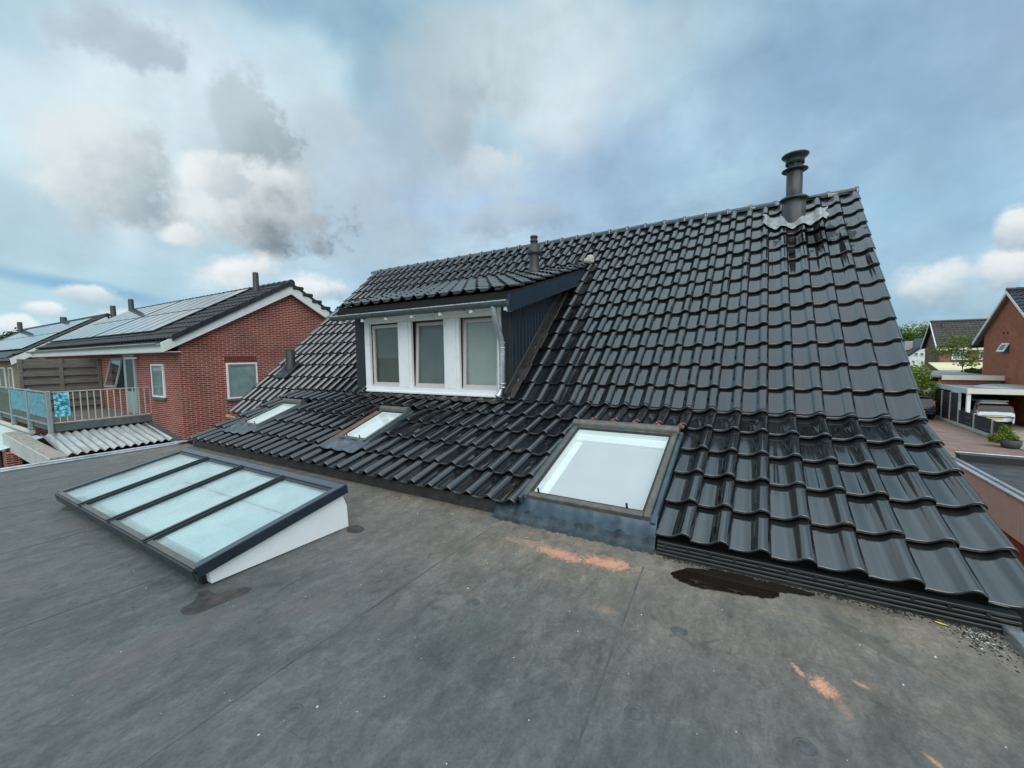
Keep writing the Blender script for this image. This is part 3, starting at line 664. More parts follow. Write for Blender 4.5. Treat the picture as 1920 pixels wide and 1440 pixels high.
# ------------------------------------------------------------------ flat roof extension
ext=thing('flat_roof_extension','single-storey extension with dark grey rubber flat roof, stained and scuffed, in the foreground','extension',(0,0,0))
hx0,hx1,hy0,hy1=-6.42,-3.40,1.36,2.30
mb=MB()
X0,X1,Y0,Y1=-9.42,1.22,-3.2,3.45
xsL=[X0,hx0,hx1,X1]; ysL=[Y0,hy0,hy1,Y1]
for i in range(3):
    for j in range(3):
        if i==1 and j==1: continue
        mb.quad((xsL[i],ysL[j],0),(xsL[i+1],ysL[j],0),(xsL[i+1],ysL[j+1],0),(xsL[i],ysL[j+1],0))
memb=mb.build('roof_membrane',M['membrane'],ext)
# welded seams of the sheet: real 3 mm laps
for (xa,ya,xb,yb) in ((-.70,3.05,-.52,.3),(-2.1,3.1,-2.06,.1),(-3.75,1.15,-3.82,.0),(-5.4,1.15,-5.4,-.2),(-7.1,3.2,-7.08,-.3),(-8.3,3.2,-8.3,-.3)):
    mb=MB(); d=Vector((xb-xa,yb-ya,0)).normalized(); nn=Vector((-d.y,d.x,0))*.0045; a=Vector((xa,ya,0)); b=Vector((xb,yb,0))
    mb.add([a-nn,b-nn,b+nn,a+nn]+[q+Vector((0,0,.0025)) for q in (a-nn*.93,b-nn*.93,b+nn*.93,a+nn*.93)],[(4,5,6,7),(0,1,5,4),(1,2,6,5),(2,3,7,6),(3,0,4,7)])
    mb.build('membrane_seam',M['seam'],memb)
for (x,y) in ((-.433,1.744),(-1.772,.976),(.203,1.929),(-3.3,.62),(-2.3,1.9),(-.35,2.42),(-1.55,2.05),(-4.3,.7)):
    mb=MB(); mb.lathe([(.0,.0035),(.024,.0038),(.030,.0012),(.033,.0012),(.037,.0035),(.041,.003),(.046,.0004)],(x,y,.0),24); mb.build('fixing_dimple',M['dimple'],memb)
mb=MB(); mb.box(X0+.02,X1-.02,Y0+.02,hy0-.03,-2.8,-.02); mb.box(X0+.02,X1-.02,hy1+.03,Y1-.06,-2.8,-.02); mb.box(X0+.02,hx0-.03,hy0-.03,hy1+.03,-2.8,-.02); mb.box(hx1+.03,X1-.02,hy0-.03,hy1+.03,-2.8,-.02)
mb.build('wall',M['brick'],ext)
mb=MB(); mb.bbox(X0-.10,X0-.03,Y0,3.40,-.12,.055,.008); mb.bbox(X0-.03,X0+.02,Y0,3.38,.0,.028,.006); mb.bbox(X0-.10,X0+.06,3.30,3.46,.03,.06,.006); mb.build('edge_trim',M['alu'],ext)
mb=MB(); mb.bbox(X1-.002,X1+.075,Y0,3.37,-.14,.045,.008); mb.build('edge_trim',M['alu'],ext)
mb=MB(); mb.bbox(X0-.22,X0-.101,Y0,3.60,-.2,.03,.008); mb.build('side_gutter',M['dark'],ext)
# rubber corner patches
def blobpatch(cx,cy,pts,name='rubber_patch'):
    mb=MB(); n=len(pts); P=[]
    for k in range(n*6):   # smooth closed outline (Catmull-Rom)
        i=k//6; t=(k%6)/6; p0,p1,p2,p3=[Vector(pts[(i+q)%n]+(0,)) for q in (-1,0,1,2)]
        P.append(.5*((2*p1)+(-p0+p2)*t+(2*p0-5*p1+4*p2-p3)*t*t+(-p0+3*p1-3*p2+p3)*t**3))
    ctr=sum(P,Vector())/len(P); m=len(P)
    vs=[p+Vector((0,0,.001)) for p in P]+[ctr+(p-ctr)*.93+Vector((0,0,.006)) for p in P]+[ctr+(p-ctr)*.88+Vector((0,0,.0035)) for p in P]
    mb.add(vs,[tuple(range(2*m,3*m))]+[(r*m+k,r*m+(k+1)%m,(r+1)*m+(k+1)%m,(r+1)*m+k) for r in (0,1) for k in range(m)],True)
    mb.build(name,M['patch'],memb)
blobpatch(0,0,[(-3.14,1.055),(-3.06,1.05),(-3.0,1.10),(-2.98,1.22),(-2.97,1.38),(-3.03,1.42),(-3.09,1.34),(-3.14,1.26),(-3.24,1.25),(-3.28,1.21),(-3.2,1.17),(-3.16,1.11)])
blobpatch(0,0,[(-3.22,2.36),(-3.12,2.37),(-3.09,2.43),(-3.14,2.49),(-3.26,2.5),(-3.3,2.43)])
blobpatch(0,0,[(-6.46,1.19),(-6.35,1.2),(-6.33,1.30),(-6.42,1.33),(-6.5,1.28)])

# puddle
mb=MB(); pts=[(-.507,3.066),(-.45,3.14),(-.397,3.205),(-.30,3.23),(-.241,3.275),(-.15,3.27),(-.048,3.29),(.06,3.255),(.146,3.275),(.27,3.262),(.36,3.25),(.33,3.20),(.24,3.175),(.165,3.15),(.151,3.083),(.08,3.03),(.005,3.013),(-.07,2.985),(-.156,2.974),(-.24,2.957),(-.325,2.946),(-.40,2.965),(-.445,2.978),(-.49,3.02)]
P=[]; n=len(pts)
for k in range(n*4):
    i=k//4; t=(k%4)/4; p0,p1,p2,p3=[Vector(pts[(i+q)%n]+(0,)) for q in (-1,0,1,2)]
    q=.5*((2*p1)+(-p0+p2)*t+(2*p0-5*p1+4*p2-p3)*t*t+(-p0+3*p1-3*p2+p3)*t**3); P.append(q+Vector((rng.uniform(-.006,.006),rng.uniform(-.006,.006),0)))
ctr=sum(P,Vector())/len(P); m=len(P)
mb.add([p+Vector((0,0,.001)) for p in P]+[ctr+(p-ctr)*.98+Vector((0,0,.004)) for p in P],[tuple(range(m,2*m))]+[(k,(k+1)%m,m+(k+1)%m,m+k) for k in range(m)])
o=mb.build('puddle',M['puddle']); o['label']='dark brown puddle of standing water on the flat roof below the tile eave'; o['category']='puddle'

# grit, moss crumbs and paint flakes gathered at the eave (nobody could count it)
def scatter(name,matl,n,fn,size,label,flat=.5):
    mb=MB()
    for _ in range(n):
        x,y=fn(); r=size*rng.uniform(.35,1.)*(1 if rng.random()<.85 else 1.7); a=[rng.uniform(.6,1.2)*r for _ in range(6)]; th=rng.random()*6.28; h=r*flat*rng.uniform(.6,1.3)
        vs=[(x+a[k]*math.cos(th+k*math.pi/3),y+a[k]*math.sin(th+k*math.pi/3),.0005) for k in range(6)]+[(x+a[k]*.6*math.cos(th+k*math.pi/3),y+a[k]*.6*math.sin(th+k*math.pi/3),h) for k in range(6)]
        mb.add(vs,[(6,7,8,9,10,11)]+[(k,(k+1)%6,6+(k+1)%6,6+k) for k in range(6)],rnd=rng.random())
    o=mb.build(name,matl); o['kind']='stuff'; o['label']=label; o['category']='grit'; return o
mossm=plain('moss_crumb',(.022,.02,.016),.95,var=.5,vs=40)
scatter('eave_moss',mossm,1500,lambda:(rng.uniform(-.6,1.22),3.30-abs(rng.gauss(0,.03))),.007,'dark moss and grit collected along the foot of the tiles')
scatter('eave_grit',plain('brown_grit',(.20,.15,.11),.95,var=.5,vs=60),420,lambda:(rng.uniform(-8.8,1.2),3.34-abs(rng.gauss(0,.05))),.007,'brown grit scattered along the foot of the tiled roof')
scatter('paint_flakes',plain('white_flakes',(.62,.64,.62),.7,var=.3,vs=50),190,lambda:(1.08+rng.gauss(0,.06),3.22+rng.gauss(0,.075)),.004,'white paint flakes in the corner by the metal roof edge',.3)
scatter('corner_moss',mossm,380,lambda:(1.14+rng.gauss(0,.07)-.05,3.20+rng.gauss(0,.1)),.006,'dark moss crumbs in the corner by the metal roof edge')
scatter('white_specks',plain('speck',(.55,.54,.5),.8),110,lambda:(rng.uniform(-6,1.1),rng.uniform(.3,3.2)),.0045,'tiny white specks scattered over the flat roof')
def leaf(x,y,r,rot,matl,label):
    mb=MB(); n=9; vs=[]
    for k in range(n):
        t=k/(n-1); w=r*.32*math.sin(math.pi*t)**.8; z=.004+.25*r*(t-.5)**2*4*.5
        for sgn in (-1,0,1):
            lx=(t-.5)*2*r; ly=w*sgn; vs.append((x+lx*math.cos(rot)-ly*math.sin(rot),y+lx*math.sin(rot)+ly*math.cos(rot),z+abs(sgn)*w*.3))
    mb.add(vs,[(k*3+j,k*3+j+1,(k+1)*3+j+1,(k+1)*3+j) for k in range(n-1) for j in (0,1)],True)
    so=mb.build('leaf',matl); so['label']=label; so['category']='leaf'
yl=plain('yellow_leaf',(.62,.50,.05),.6,var=.2,vs=60)
leaf(.955,3.235,.032,-.25,yl,'fallen yellow leaf on the flat roof near the right end of the tile eave')
leaf(-1.70,3.05,.018,.5,yl,'small yellow leaf on the flat roof below the large roof window')
leaf(-2.62,3.15,.022,.2,plain('pale_leaf',(.6,.5,.3),.7),'pale dry leaf on the flat roof left of the large roof window')

# ------------------------------------------------------------------ roof lantern
lan=thing('roof_lantern','low sloping four-pane glass roof lantern with dark grey frame on the flat roof','skylight',(-4.9,1.8,0))
lx0,lx1,ly0,ly1=-6.56,-3.27,1.20,2.40; lz0,lz1=.185,.425
SLn=Vector((0,ly1-ly0,lz1-lz0)); Lsl=SLn.length; SLn=SLn/Lsl; NLn=Vector((0,-SLn.z,SLn.y)); ML=frameM((0,ly0,lz0),Vector((1,0,0)),SLn,NLn)
mb=MB()
mb.bbox(lx0,lx1,Lsl-.085,Lsl,-.05,.0,.004,M=ML); mb.bbox(lx0,lx0+.06,.002,Lsl-.087,-.05,.0,.004,M=ML); mb.bbox(lx1-.06,lx1,.002,Lsl-.087,-.05,.0,.004,M=ML)
fr=mb.build('frame',M['anth'],lan)
mb=MB(); mb.bbox(lx1+.0005,lx1+.012,-.004,Lsl+.004,-.085,.001,.004,M=ML); mb.bbox(lx0-.012,lx0-.0005,-.004,Lsl+.004,-.085,.001,.004,M=ML); mb.bbox(lx0-.01,lx1+.01,Lsl+.001,Lsl+.012,-.085,.001,.004,M=ML); mb.build('edge_board',M['anthblue'],lan)
bars=[-5.745,-4.935,-4.12]
mb=MB(); xe=[lx0]+bars+[lx1]
for a,b in zip(xe,xe[1:]): mb.bbox(a+.012,b-.012,-.012,.030,-.045,-.006,.004,M=ML)
mb.build('front_rail',M['taupe'],lan)
mb=MB(); mb.bbox(lx0,lx1,-.03,-.013,-.10,-.012,.004,M=ML); mb.build('drip_edge',M['anthdark'],lan)
for x in bars:
    mb=MB(); mb.bbox(x-.030,x+.030,-.02,Lsl-.09,-.028,.004,.004,M=ML); mb.bbox(x-.012,x+.012,-.025,Lsl-.09,.005,.016,.003,M=ML); mb.build('glazing_bar',M['anthdark'],lan)
for a,b in zip(xe,xe[1:]):
    l=.062 if a==lx0 else .032; r=.062 if b==lx1 else .032
    mb=MB(); mb.box(a+l,b-r,.031,Lsl-.088,-.032,-.022,M=ML); pn=mb.build('glass_pane',M['lanternglass'],lan)
    mb=MB(); e=.02
    for (q0,q1,q2,q3) in ((a+l,a+l+e,.05,Lsl-.09),(b-r-e,b-r,.05,Lsl-.09),(a+l+e,b-r-e,Lsl-.12,Lsl-.09)): mb.box(q0,q1,q2,q3,-.021,-.012,M=ML)
    mb.build('glazing_strip',M['anthdark'],pn)
# white sides
pr=[(1.30,.01),(1.285,.105),(2.385,.325),(2.43,.21),(2.44,.005)]
mb=MB(); mb.prism(pr,-3.40,-3.30); mb.build('side_board',M['whiteboard'],lan)
mb=MB(); mb.prism(pr,-6.52,-6.43); mb.build('side_board',M['whiteboard'],lan)
mb=MB(); mb.bbox(-6.42,-3.405,1.305,1.345,.0,.11,.003); mb.bbox(-6.42,-3.405,2.33,2.40,.0,.33,.003); mb.bbox(-3.41,-3.36,1.262,1.299,.0,.10,.003); mb.build('kerb',M['black'],lan)
mb=MB(); z0=-.40
mb.quad((-6.425,1.35,z0),(-3.405,1.35,z0),(-3.405,2.325,z0),(-6.425,2.325,z0)); mb.quad((-6.425,1.35,z0),(-3.405,1.35,z0),(-3.405,1.35,.13),(-6.425,1.35,.13)); mb.quad((-6.425,2.325,z0),(-3.405,2.325,z0),(-3.405,2.325,.33),(-6.425,2.325,.33))
mb.quad((-6.425,1.35,z0),(-6.425,2.325,z0),(-6.425,2.325,.33),(-6.425,1.35,.13)); mb.quad((-3.405,1.35,z0),(-3.405,2.325,z0),(-3.405,2.325,.33),(-3.405,1.35,.13))
mb.build('light_shaft',M['shaft'],lan)

# ------------------------------------------------------------------ left row: red brick house
mF=.571; Xg=-14.87; YrF,ZrF=8.85,4.32; YeF=4.98
SF=Vector((0,1,mF)).normalized(); NF=Vector((0,-mF,1)).normalized()
def row_house(root,xl,xr,yr,zr,m,ye,yback,wy,brick,name):
    S=Vector((0,1,m)).normalized(); N=Vector((0,-m,1)).normalized(); zf=lambda y: zr-m*(yr-y)
    zb_=zr-m*(yback-yr)
    mb=MB(); mb.prism([(wy,-2.8),(wy,zf(wy)-.16),(yr,zr-.16),(yback-.4,zb_+.07),(yback-.4,-2.8)],xl,xr-.20); mb.build('wall',brick,root)
    mb=MB(); mb.prism([(ye,zf(ye)-.10),(ye,zf(ye)-.02),(yr,zr-.02),(yback,zb_-.02),(yback,zb_-.10),(yr,zr-.12)],xl,xr-.05); rf=mb.build('roof',M['deck'],root)
    return S,N,zf,rf
hF=thing('brick_house','red brick end house with white barge boards and solar panels on its dark tile roof','house',(-22,8,-2.8))
S,N,zf,rf=row_house(hF,-29.6,-14.65,YrF,ZrF,mF,YeF,12.75,5.40,M['brick'],'F')
mb=MB(); tiles(mb,(0,YrF,ZrF),SF,NF,-14.60,57,[-(.42+.385*k) for k in range(11)],TW,Lt=.44,prof=PROF_LOW,jit=.6)
SB=Vector((0,-1,mF)).normalized()
mb.prism([(YrF,ZrF+.05),(YrF,ZrF-.01),(12.8,ZrF-mF*3.95-.01),(12.8,ZrF-mF*3.95+.06)],-29.6,-14.60); 
for k in range(9): 
    t=.3+.42*k; y=YrF+t*.868; z=ZrF-mF*(y-YrF); mb.bbox(-14.66,-14.585,y-.2,y+.2,z-.03,z+.085,.02)
for k in range(10):
    t=.2+.42*k; y=YrF-t*.868; z=ZrF-mF*(YrF-y)
    mb.prism([(y-.21,z-.12-.05),(y-.21,z-.12+.13),(y+.17,z+.095+.11),(y+.17,z+.095-.05)],-14.64,-14.575)
mb.build('roof_tiles',M['tile_far'],rf)
mb=MB(); x=-14.58
while x>-29.7:
    mb.tube([(x,YrF,ZrF+.03),(x-.35,YrF,ZrF+.02)],[.125,.11],10); x-=.35
mb.build('ridge_caps',M['tile_far'],rf)
mb=MB(); hgt=.29
mb.prism([(YeF-.02,zf(YeF)-.27),(YeF-.05,zf(YeF)-.0),(YrF,ZrF-.03),(YrF,ZrF-.37)],-14.72,-14.64); mb.build('barge_board',M['barge'],hF)
mb=MB(); mb.prism([(YrF+.002,ZrF-.37),(YrF+.002,ZrF-.03),(12.75,ZrF-mF*3.9-.03),(12.75,ZrF-mF*3.9-.34)],-14.72,-14.64); mb.build('barge_board',M['barge'],hF)
mb=MB(); mb.bbox(-29.5,-14.80,4.95,5.0,1.86,2.09,.006); mb.bbox(-29.5,-14.72,4.96,5.42,1.84,1.865,.004); mb.build('fascia_board',M['barge'],hF)
mb=MB()
vs=[];n=8
for x in (-29.55,-14.74):
    for k in range(n+1):
        a=math.pi+math.pi*k/n; vs.append((x,4.88+.065*math.cos(a),2.09+.06*math.sin(a)))
mb.add(vs,[(j,j+1,n+2+j,n+1+j) for j in range(n)],True); mb.tube([(-29.55,4.815,2.09),(-14.74,4.815,2.09)],.014,8); mb.add(vs[n+1:],[tuple(range(n+1))]); mb.build('gutter',M['galv'],hF)
mb=MB(); mb.tube([(-29.2,4.88,2.03),(-28.8,5.0,1.9),(-28.3,5.33,1.62),(-28.3,5.35,-.2)],.04,8); mb.build('downpipe',M['pvc'],hF)
def house_window(root,face,pos,a0,a1,z0,z1,outer='white',inner='greyframe',sill=True,bar=False,roller=False):
    """window in a wall; face 'x' (normal +x at pos) or 'y' (normal -y)"""
    def bx(mb,a,b,d0,d1,c,d,**k):
        if face=='x': mb.bbox(pos+d0,pos+d1,a,b,c,d,.004,**k)
        elif face=='-x': mb.bbox(pos-d1,pos-d0,a,b,c,d,.004,**k)
        else: mb.bbox(a,b,pos-d1,pos-d0,c,d,.004,**k)
    mb=MB(); t=.05
    for (a,b,c,d) in ((a0,a1,z0,z0+t),(a0,a1,z1-t,z1),(a0,a0+t,z0+t+.001,z1-t-.001),(a1-t,a1,z0+t+.001,z1-t-.001)): bx(mb,a,b,-.05,.012,c,d)
    w=mb.build('window',M[outer],root)
    mb=MB(); t2=.10
    for (a,b,c,d) in ((a0+t+.001,a1-t-.001,z0+t+.001,z0+t2),(a0+t+.001,a1-t-.001,z1-t2,z1-t-.001),(a0+t+.001,a0+t2,z0+t2+.001,z1-t2-.001),(a1-t2,a1-t-.001,z0+t2+.001,z1-t2-.001)): bx(mb,a,b,-.05,.006,c,d)
    if bar: bx(mb,(a0+a1)/2-.03,(a0+a1)/2+.03,-.05,.005,z0+t2+.002,z1-t2-.002)
    mb.build('sash',M[inner],w)
    mb=MB(); bx(mb,a0+t2-.01,a1-t2+.01,-.012,-.004,z0+t2-.01,z1-t2+.01); mb.build('pane',M['glassdull'],w)
    mb=MB(); bx(mb,a0+t,a1-t,-.009+.0,-.0125+.004,z0+t,z1-t) if False else bx(mb,a0+.06,a1-.06,-.035,-.02,z0+.06,z1-.06); mb.build('curtain',M['roomhouse'],w)
    if roller:
        mb=MB(); bx(mb,a0+t2,a1-t2,-.018,-.013,z1-t2-.12,z1-t2); mb.build('roller_blind',M['white'],w)
    if sill:
        mb=MB(); bx(mb,a0-.04,a1+.04,-.02,.05,z0-.07,z0-.005); mb.build('sill',M['slab'],w)
    return w
house_window(hF,'x',Xg+.06,6.64,7.60,.31,1.49)
house_window(hF,'y',5.36,-16.86,-15.94,.43,1.49,roller=True)
# soldier course over the gable window
mb=MB()
for k in range(16): mb.bbox(Xg+.021,Xg+.026,6.62+k*.0625,6.62+k*.0625+.05,1.52,1.72,.002)
mb.build('brick_lintel',plain('lintel_brick',(.12,.028,.022),.85,var=.3,vs=8),hF)
# balcony door and open top-hung window
mb=MB(); mb.bbox(-19.20,-18.20,5.345,5.40,-.22,1.84,.005); door=mb.build('balcony_door',M['doorgrey'],hF)
mb=MB(); mb.bbox(-18.95,-18.32,5.335,5.344,.55,1.72,.003); mb.build('door_pane',M['frost'],door)
mb=MB(); mb.tube([(-19.12,5.34,.75),(-19.12,5.29,.75),(-19.0,5.29,.75)],.012,8); mb.build('door_handle',M['alu'],door)
mb=MB(); mb.bbox(-20.45,-19.25,5.36,5.399,.62,1.72,.005); wf=mb.build('window',M['dark'],hF)
Mo=Matrix.Translation((0,5.36,1.70))@Matrix.Rotation(R(-13),4,'X'); mb=MB()
for (a,b,c,d) in ((-20.42,-19.28,-1.06,-.98),(-20.42,-19.28,-.08,0),(-20.42,-20.34,-.978,-.082),(-19.36,-19.28,-.978,-.082)): mb.bbox(a,b,-.025,.02,c,d,.004,M=Mo)
mb.build('open_sash',M['greyframe'],wf); mb=MB(); mb.box(-20.35,-19.35,-.008,-.002,-.99,-.07,M=Mo); mb.build('pane',M['glassdull'],wf)
mb=MB(); mb.bbox(-18.9,-17.9,5.30,5.36,1.66,1.72,.01); mb.build('outdoor_light',M['white'],hF)
def flue_small(root,x,y,z0,h,r=.12):
    mb=MB(); mb.lathe([(r*1.15,z0-.2),(r*1.1,z0+.12),(r,z0+.14),(r*.95,z0+h-.05),(r*.85,z0+h),(0,z0+h+.01)],(x,y,0),14); mb.lathe([(r*1.4,z0+h*.62),(r*1.02,z0+h*.66)],(x,y,0),14) if False else None
    return mb.build('vent_pipe',M['pipegrey'],root)
flue_small(hF,-16.32,8.5,4.08,.78,.105); flue_small(hF,-29.55,8.75,4.2,.78,.125)
# solar panels
def solar(xr,nc,y0,S,N,zfun,label,group,rows=2,pw=1.0,ph=1.72):
    proto=None
    for r in range(rows):
        for k in range(nc):
            base=Vector((0,y0,zfun(y0)))
            Mx=frameM(Vector((xr-k*(pw+.015)-pw,y0,zfun(y0)))+S*(r*(ph+.02))+N*.13,Vector((1,0,0)),S,N)
            if proto is None:
                e=bpy.data.objects.new('solar_panel',None); e.empty_display_size=.1; col.objects.link(e)
                mb=MB(); 
                for (a,b,c,d) in ((0,pw,0,.03),(0,pw,ph-.03,ph),(0,.03,.031,ph-.031),(pw-.03,pw,.031,ph-.031)): mb.box(a,b,c,d,-.035,.003)
                fo=mb.build('frame',M['dark'],None); mb=MB(); mb.box(.028,pw-.028,.028,ph-.028,-.02,0.); go=mb.build('cells',M['pv'],None)
                fo.parent=e; go.parent=e; proto=(e,[fo,go]); o=e
            else:
                o=proto[0].copy(); col.objects.link(o)
                for ch in proto[1]:
                    c=ch.copy(); col.objects.link(c); c.parent=o
            o.matrix_world=Mx; o['label']=label; o['category']='solar panel'; o['group']=group
solar(-17.1,6,5.62,SF,NF,zf,'framed solar panel of the array nearer the gable on the red brick house','near array of solar panels on the red brick house',pw=.97,ph=1.80)
solar(-23.25,6,5.62,SF,NF,zf,'framed solar panel of the array farther from the gable on the red brick house','far array of solar panels on the red brick house',pw=1.0,ph=1.80)
# second house of the row
m2h=.64; h2=thing('tan_brick_house','tan brick house farther along the row with solar panels and pale barge board','house',(-48,9,-2.8))
S2h,N2h,zf2,rf2=row_house(h2,-58,-36.2,9.5,4.55,m2h,5.35,13.6,5.75,M['brick_tan'],'H')
mb=MB(); tiles(mb,(0,9.5,4.55),S2h,N2h,-36.15,5,[-(.42+.385*k) for k in range(12)],TW,Lt=.44,prof=PROF_LOW,jit=.6)
mb.prism([(5.30,zf2(5.3)-.02),(5.30,zf2(5.3)+.04),(9.5,4.6),(9.5,4.54)],-58,-37.4); mb.build('roof_tiles',M['tile_far'],rf2)
mb=MB(); mb.tube([(-58,9.5,4.58),(-36.1,9.5,4.58)],.13,10); mb.build('ridge_caps',M['tile_far'],rf2)
mb=MB(); mb.prism([(5.32,zf2(5.32)-.40),(5.28,zf2(5.28)-.02),(9.5,4.52),(9.5,4.08)],-36.25,-36.15); mb.build('barge_board',M['barge'],h2)
mb=MB(); mb.bbox(-58,-36.3,5.30,5.36,1.70,1.88,.006); mb.build('fascia_board',M['slab'],h2)
flue_small(h2,-36.6,9.9,4.3,.95,.15); flue_small(h2,-56.5,9.0,4.2,1.0,.17); flue_small(h2,-46.,9.55,4.5,.55,.2)
solar(-37.5,10,6.0,S2h,N2h,zf2,'framed solar panel on the tan brick house roof at the far left','solar panels on the tan brick house',pw=1.65,ph=1.9)
house_window(h2,'y',5.71,-39.9,-38.9,-.3,1.3,sill=False); house_window(h2,'y',5.71,-42.5,-41.,-.3,1.3,sill=False)

# ------------------------------------------------------------------ balcony with its rails, wood divider, corrugated roof
BX,BY=-17.2,3.18
bal=thing('balcony','roof terrace with frosted panels and cream bar railing before the brick house','balcony',(-20,4.3,-.25))
mb=MB(); mb.bbox(-26.4,BX,BY,5.40,-.40,-.22,.01); mb.build('slab',M['slab'],bal)
mb=MB(); mb.box(-26.3,BX-.06,BY+.06,5.395,-.216,-.205); mb.build('terrace_floor',M['terrace'],bal)
mb=MB(); mb.bbox(-26.3,BX-.3,BY+.3,5.39,-2.8,-.42,.01); mb.build('wall_below',M['brick'],bal)
for x in (-17.2,-19.5,-21.8,-24.1):
    mb=MB(); mb.bbox(x-.055,x+.055,BY-.10,BY-.005,-.46,.78,.008); mb.bbox(x-.08,x+.08,BY-.115,BY+.02,-.50,-.44,.006); mb.build('post',M['railgrey'],bal)
for a,b in ((-19.5,-17.2),(-21.8,-19.5),(-24.1,-21.8)):
    mb=MB(); mb.bbox(a+.06,b-.06,BY-.06,BY-.045,-.16,.70,.003); mb.build('frosted_panel',M['frost'],bal)
    mb=MB(); mb.bbox(a+.056,b-.056,BY-.075,BY-.03,.72,.76,.004); mb.bbox(a+.056,b-.056,BY-.075,BY-.03,-.21,-.17,.004); mb.build('rail',M['railgrey'],bal)
mb=MB(); mb.bbox(BX-.02,BX+.02,BY+.02,5.38,.73,.755,.004); mb.bbox(BX-.02,BX+.02,BY+.02,5.38,-.155,-.13,.004); mb.build('rail',M['railcream'],bal)
for k in range(15):
    y=BY+.15+k*.148; mb=MB(); mb.bbox(BX-.012,BX+.012,y-.012,y+.012,-.128,.728,.003); mb.build('baluster',M['railcream'],bal)
def hung(name,x0,x1,y0,y1,z0,z1,label,mt='screen'):
    mb=MB(); nx=8; nz=6; vs=[]; ax='y' if x1-x0<.1 else 'x'
    for i in range(nx+1):
        for j in range(nz+1):
            w=.008*math.sin(i*1.7)+.004*math.sin(j*2)
            vs.append((x0+w,y0+(y1-y0)*i/nx,z0+(z1-z0)*j/nz) if ax=='y' else (x0+(x1-x0)*i/nx,y0+w,z0+(z1-z0)*j/nz))
    f=[(i*(nz+1)+j,(i+1)*(nz+1)+j,(i+1)*(nz+1)+j+1,i*(nz+1)+j+1) for i in range(nx) for j in range(nz)]
    th=Vector((.006,0,0)) if ax=='y' else Vector((0,.006,0)); n=len(vs)
    mb.add(vs,f,True); mb.add([Vector(q)-th for q in vs],f,True)
    o=mb.build(name,M[mt]); o['label']=label; o['category']='cloth'
hung('blue_cloth',BX+.022,BX+.03,BY+.05,BY+.36,.03,.72,'bright turquoise mottled cloth on the bar railing at the balcony corner')
hung('blue_cloth',-19.3,-17.35,BY-.085,BY-.075,.02,.70,'turquoise mottled cloth on the frosted panel nearest the balcony corner','screenveiled')
hung('blue_cloth',-21.6,-19.65,BY-.085,BY-.075,.06,.70,'turquoise mottled cloth on the second frosted panel from the balcony corner','screenveiled')
div=thing('wood_divider','weathered grey horizontal-board privacy screen between the terraces','fence',(-21.7,4.3,-.2))
mb=MB(); k=0; z=-.20
while z<1.66:
    d=.035 if k%2 else -.035; mb.bbox(-21.72+d-.012,-21.72+d+.012,3.42,5.32,z,z+.17,.004); z+=.145; k+=1
mb.build('board_panel',M['greywood'],div)
for y in (3.37,4.33,5.34):
    mb=MB(); mb.bbox(-21.78,-21.66,y-.05,y+.05,-.2,1.72,.006); mb.build('post',M['greywood'],div)
cr=thing('corrugated_roof','small lean-to with grey corrugated sheet roof beside the balcony','lean-to',(-16.2,4,-2.8))
mb=MB(); n=130; yA,yB=2.92,5.30; vs=[]
for i in range(n+1):
    y=yA+(yB-yA)*i/n; h=.032*math.cos(2*math.pi*(y-yA)/.177)
    vs+=[(-17.25,y,-.45+h),(-15.2,y,-.775+h),(-17.25,y,-.465+h),(-15.2,y,-.79+h)]
mb.add(vs,[(i*4,i*4+1,i*4+5,i*4+4) for i in range(n)]+[(i*4+2,i*4+3,i*4+7,i*4+6) for i in range(n)]+[(i*4+1,i*4+3,i*4+7,i*4+5) for i in range(n)],True); mb.build('corrugated_sheet',M['corr'],cr)
mb=MB(); mb.prism([(-17.3,-.40),(-17.3,-.60),(-14.95,-1.0),(-14.95,-.78)],5.30,5.395,axis='y'); mb.prism([(-17.3,-.42),(-17.3,-.44),(-14.95,-.86),(-14.95,-.84)],5.15,5.31,axis='y'); mb.build('wall_flashing',M['zinc'],cr)
mb=MB(); mb.prism([(-19.6,-.52),(-19.6,-.64),(-14.6,-.92),(-14.6,-.72)],2.60,2.90,axis='y'); bb=mb.build('verge_board',M['lichen'],cr)
mb=MB(); mb.prism([(-19.6,-.53),(-19.6,-.98),(-14.58,-1.10),(-14.58,-.73)],2.565,2.599,axis='y'); mb.build('verge_fascia',plain('shaded_white_board',(.48,.50,.47),.6,var=.15,dirt=(.33,.34,.31)),cr)  # white fascia greyed, its shade put into the colour
mb=MB(); mb.bbox(-17.2,-15.3,3.0,5.3,-2.8,-1.0,.01); mb.build('wall',M['brick'],cr)
mb=MB(); mb.bbox(-15.15,-14.98,2.7,5.38,-1.02,-.92,.01); mb.build('gutter',M['dark'],cr)
mb=MB(); mb.bbox(-18.9,-18.5,2.45,2.75,-2.8,-1.0,.01); mb.build('brick_pier',M['brick'],cr)
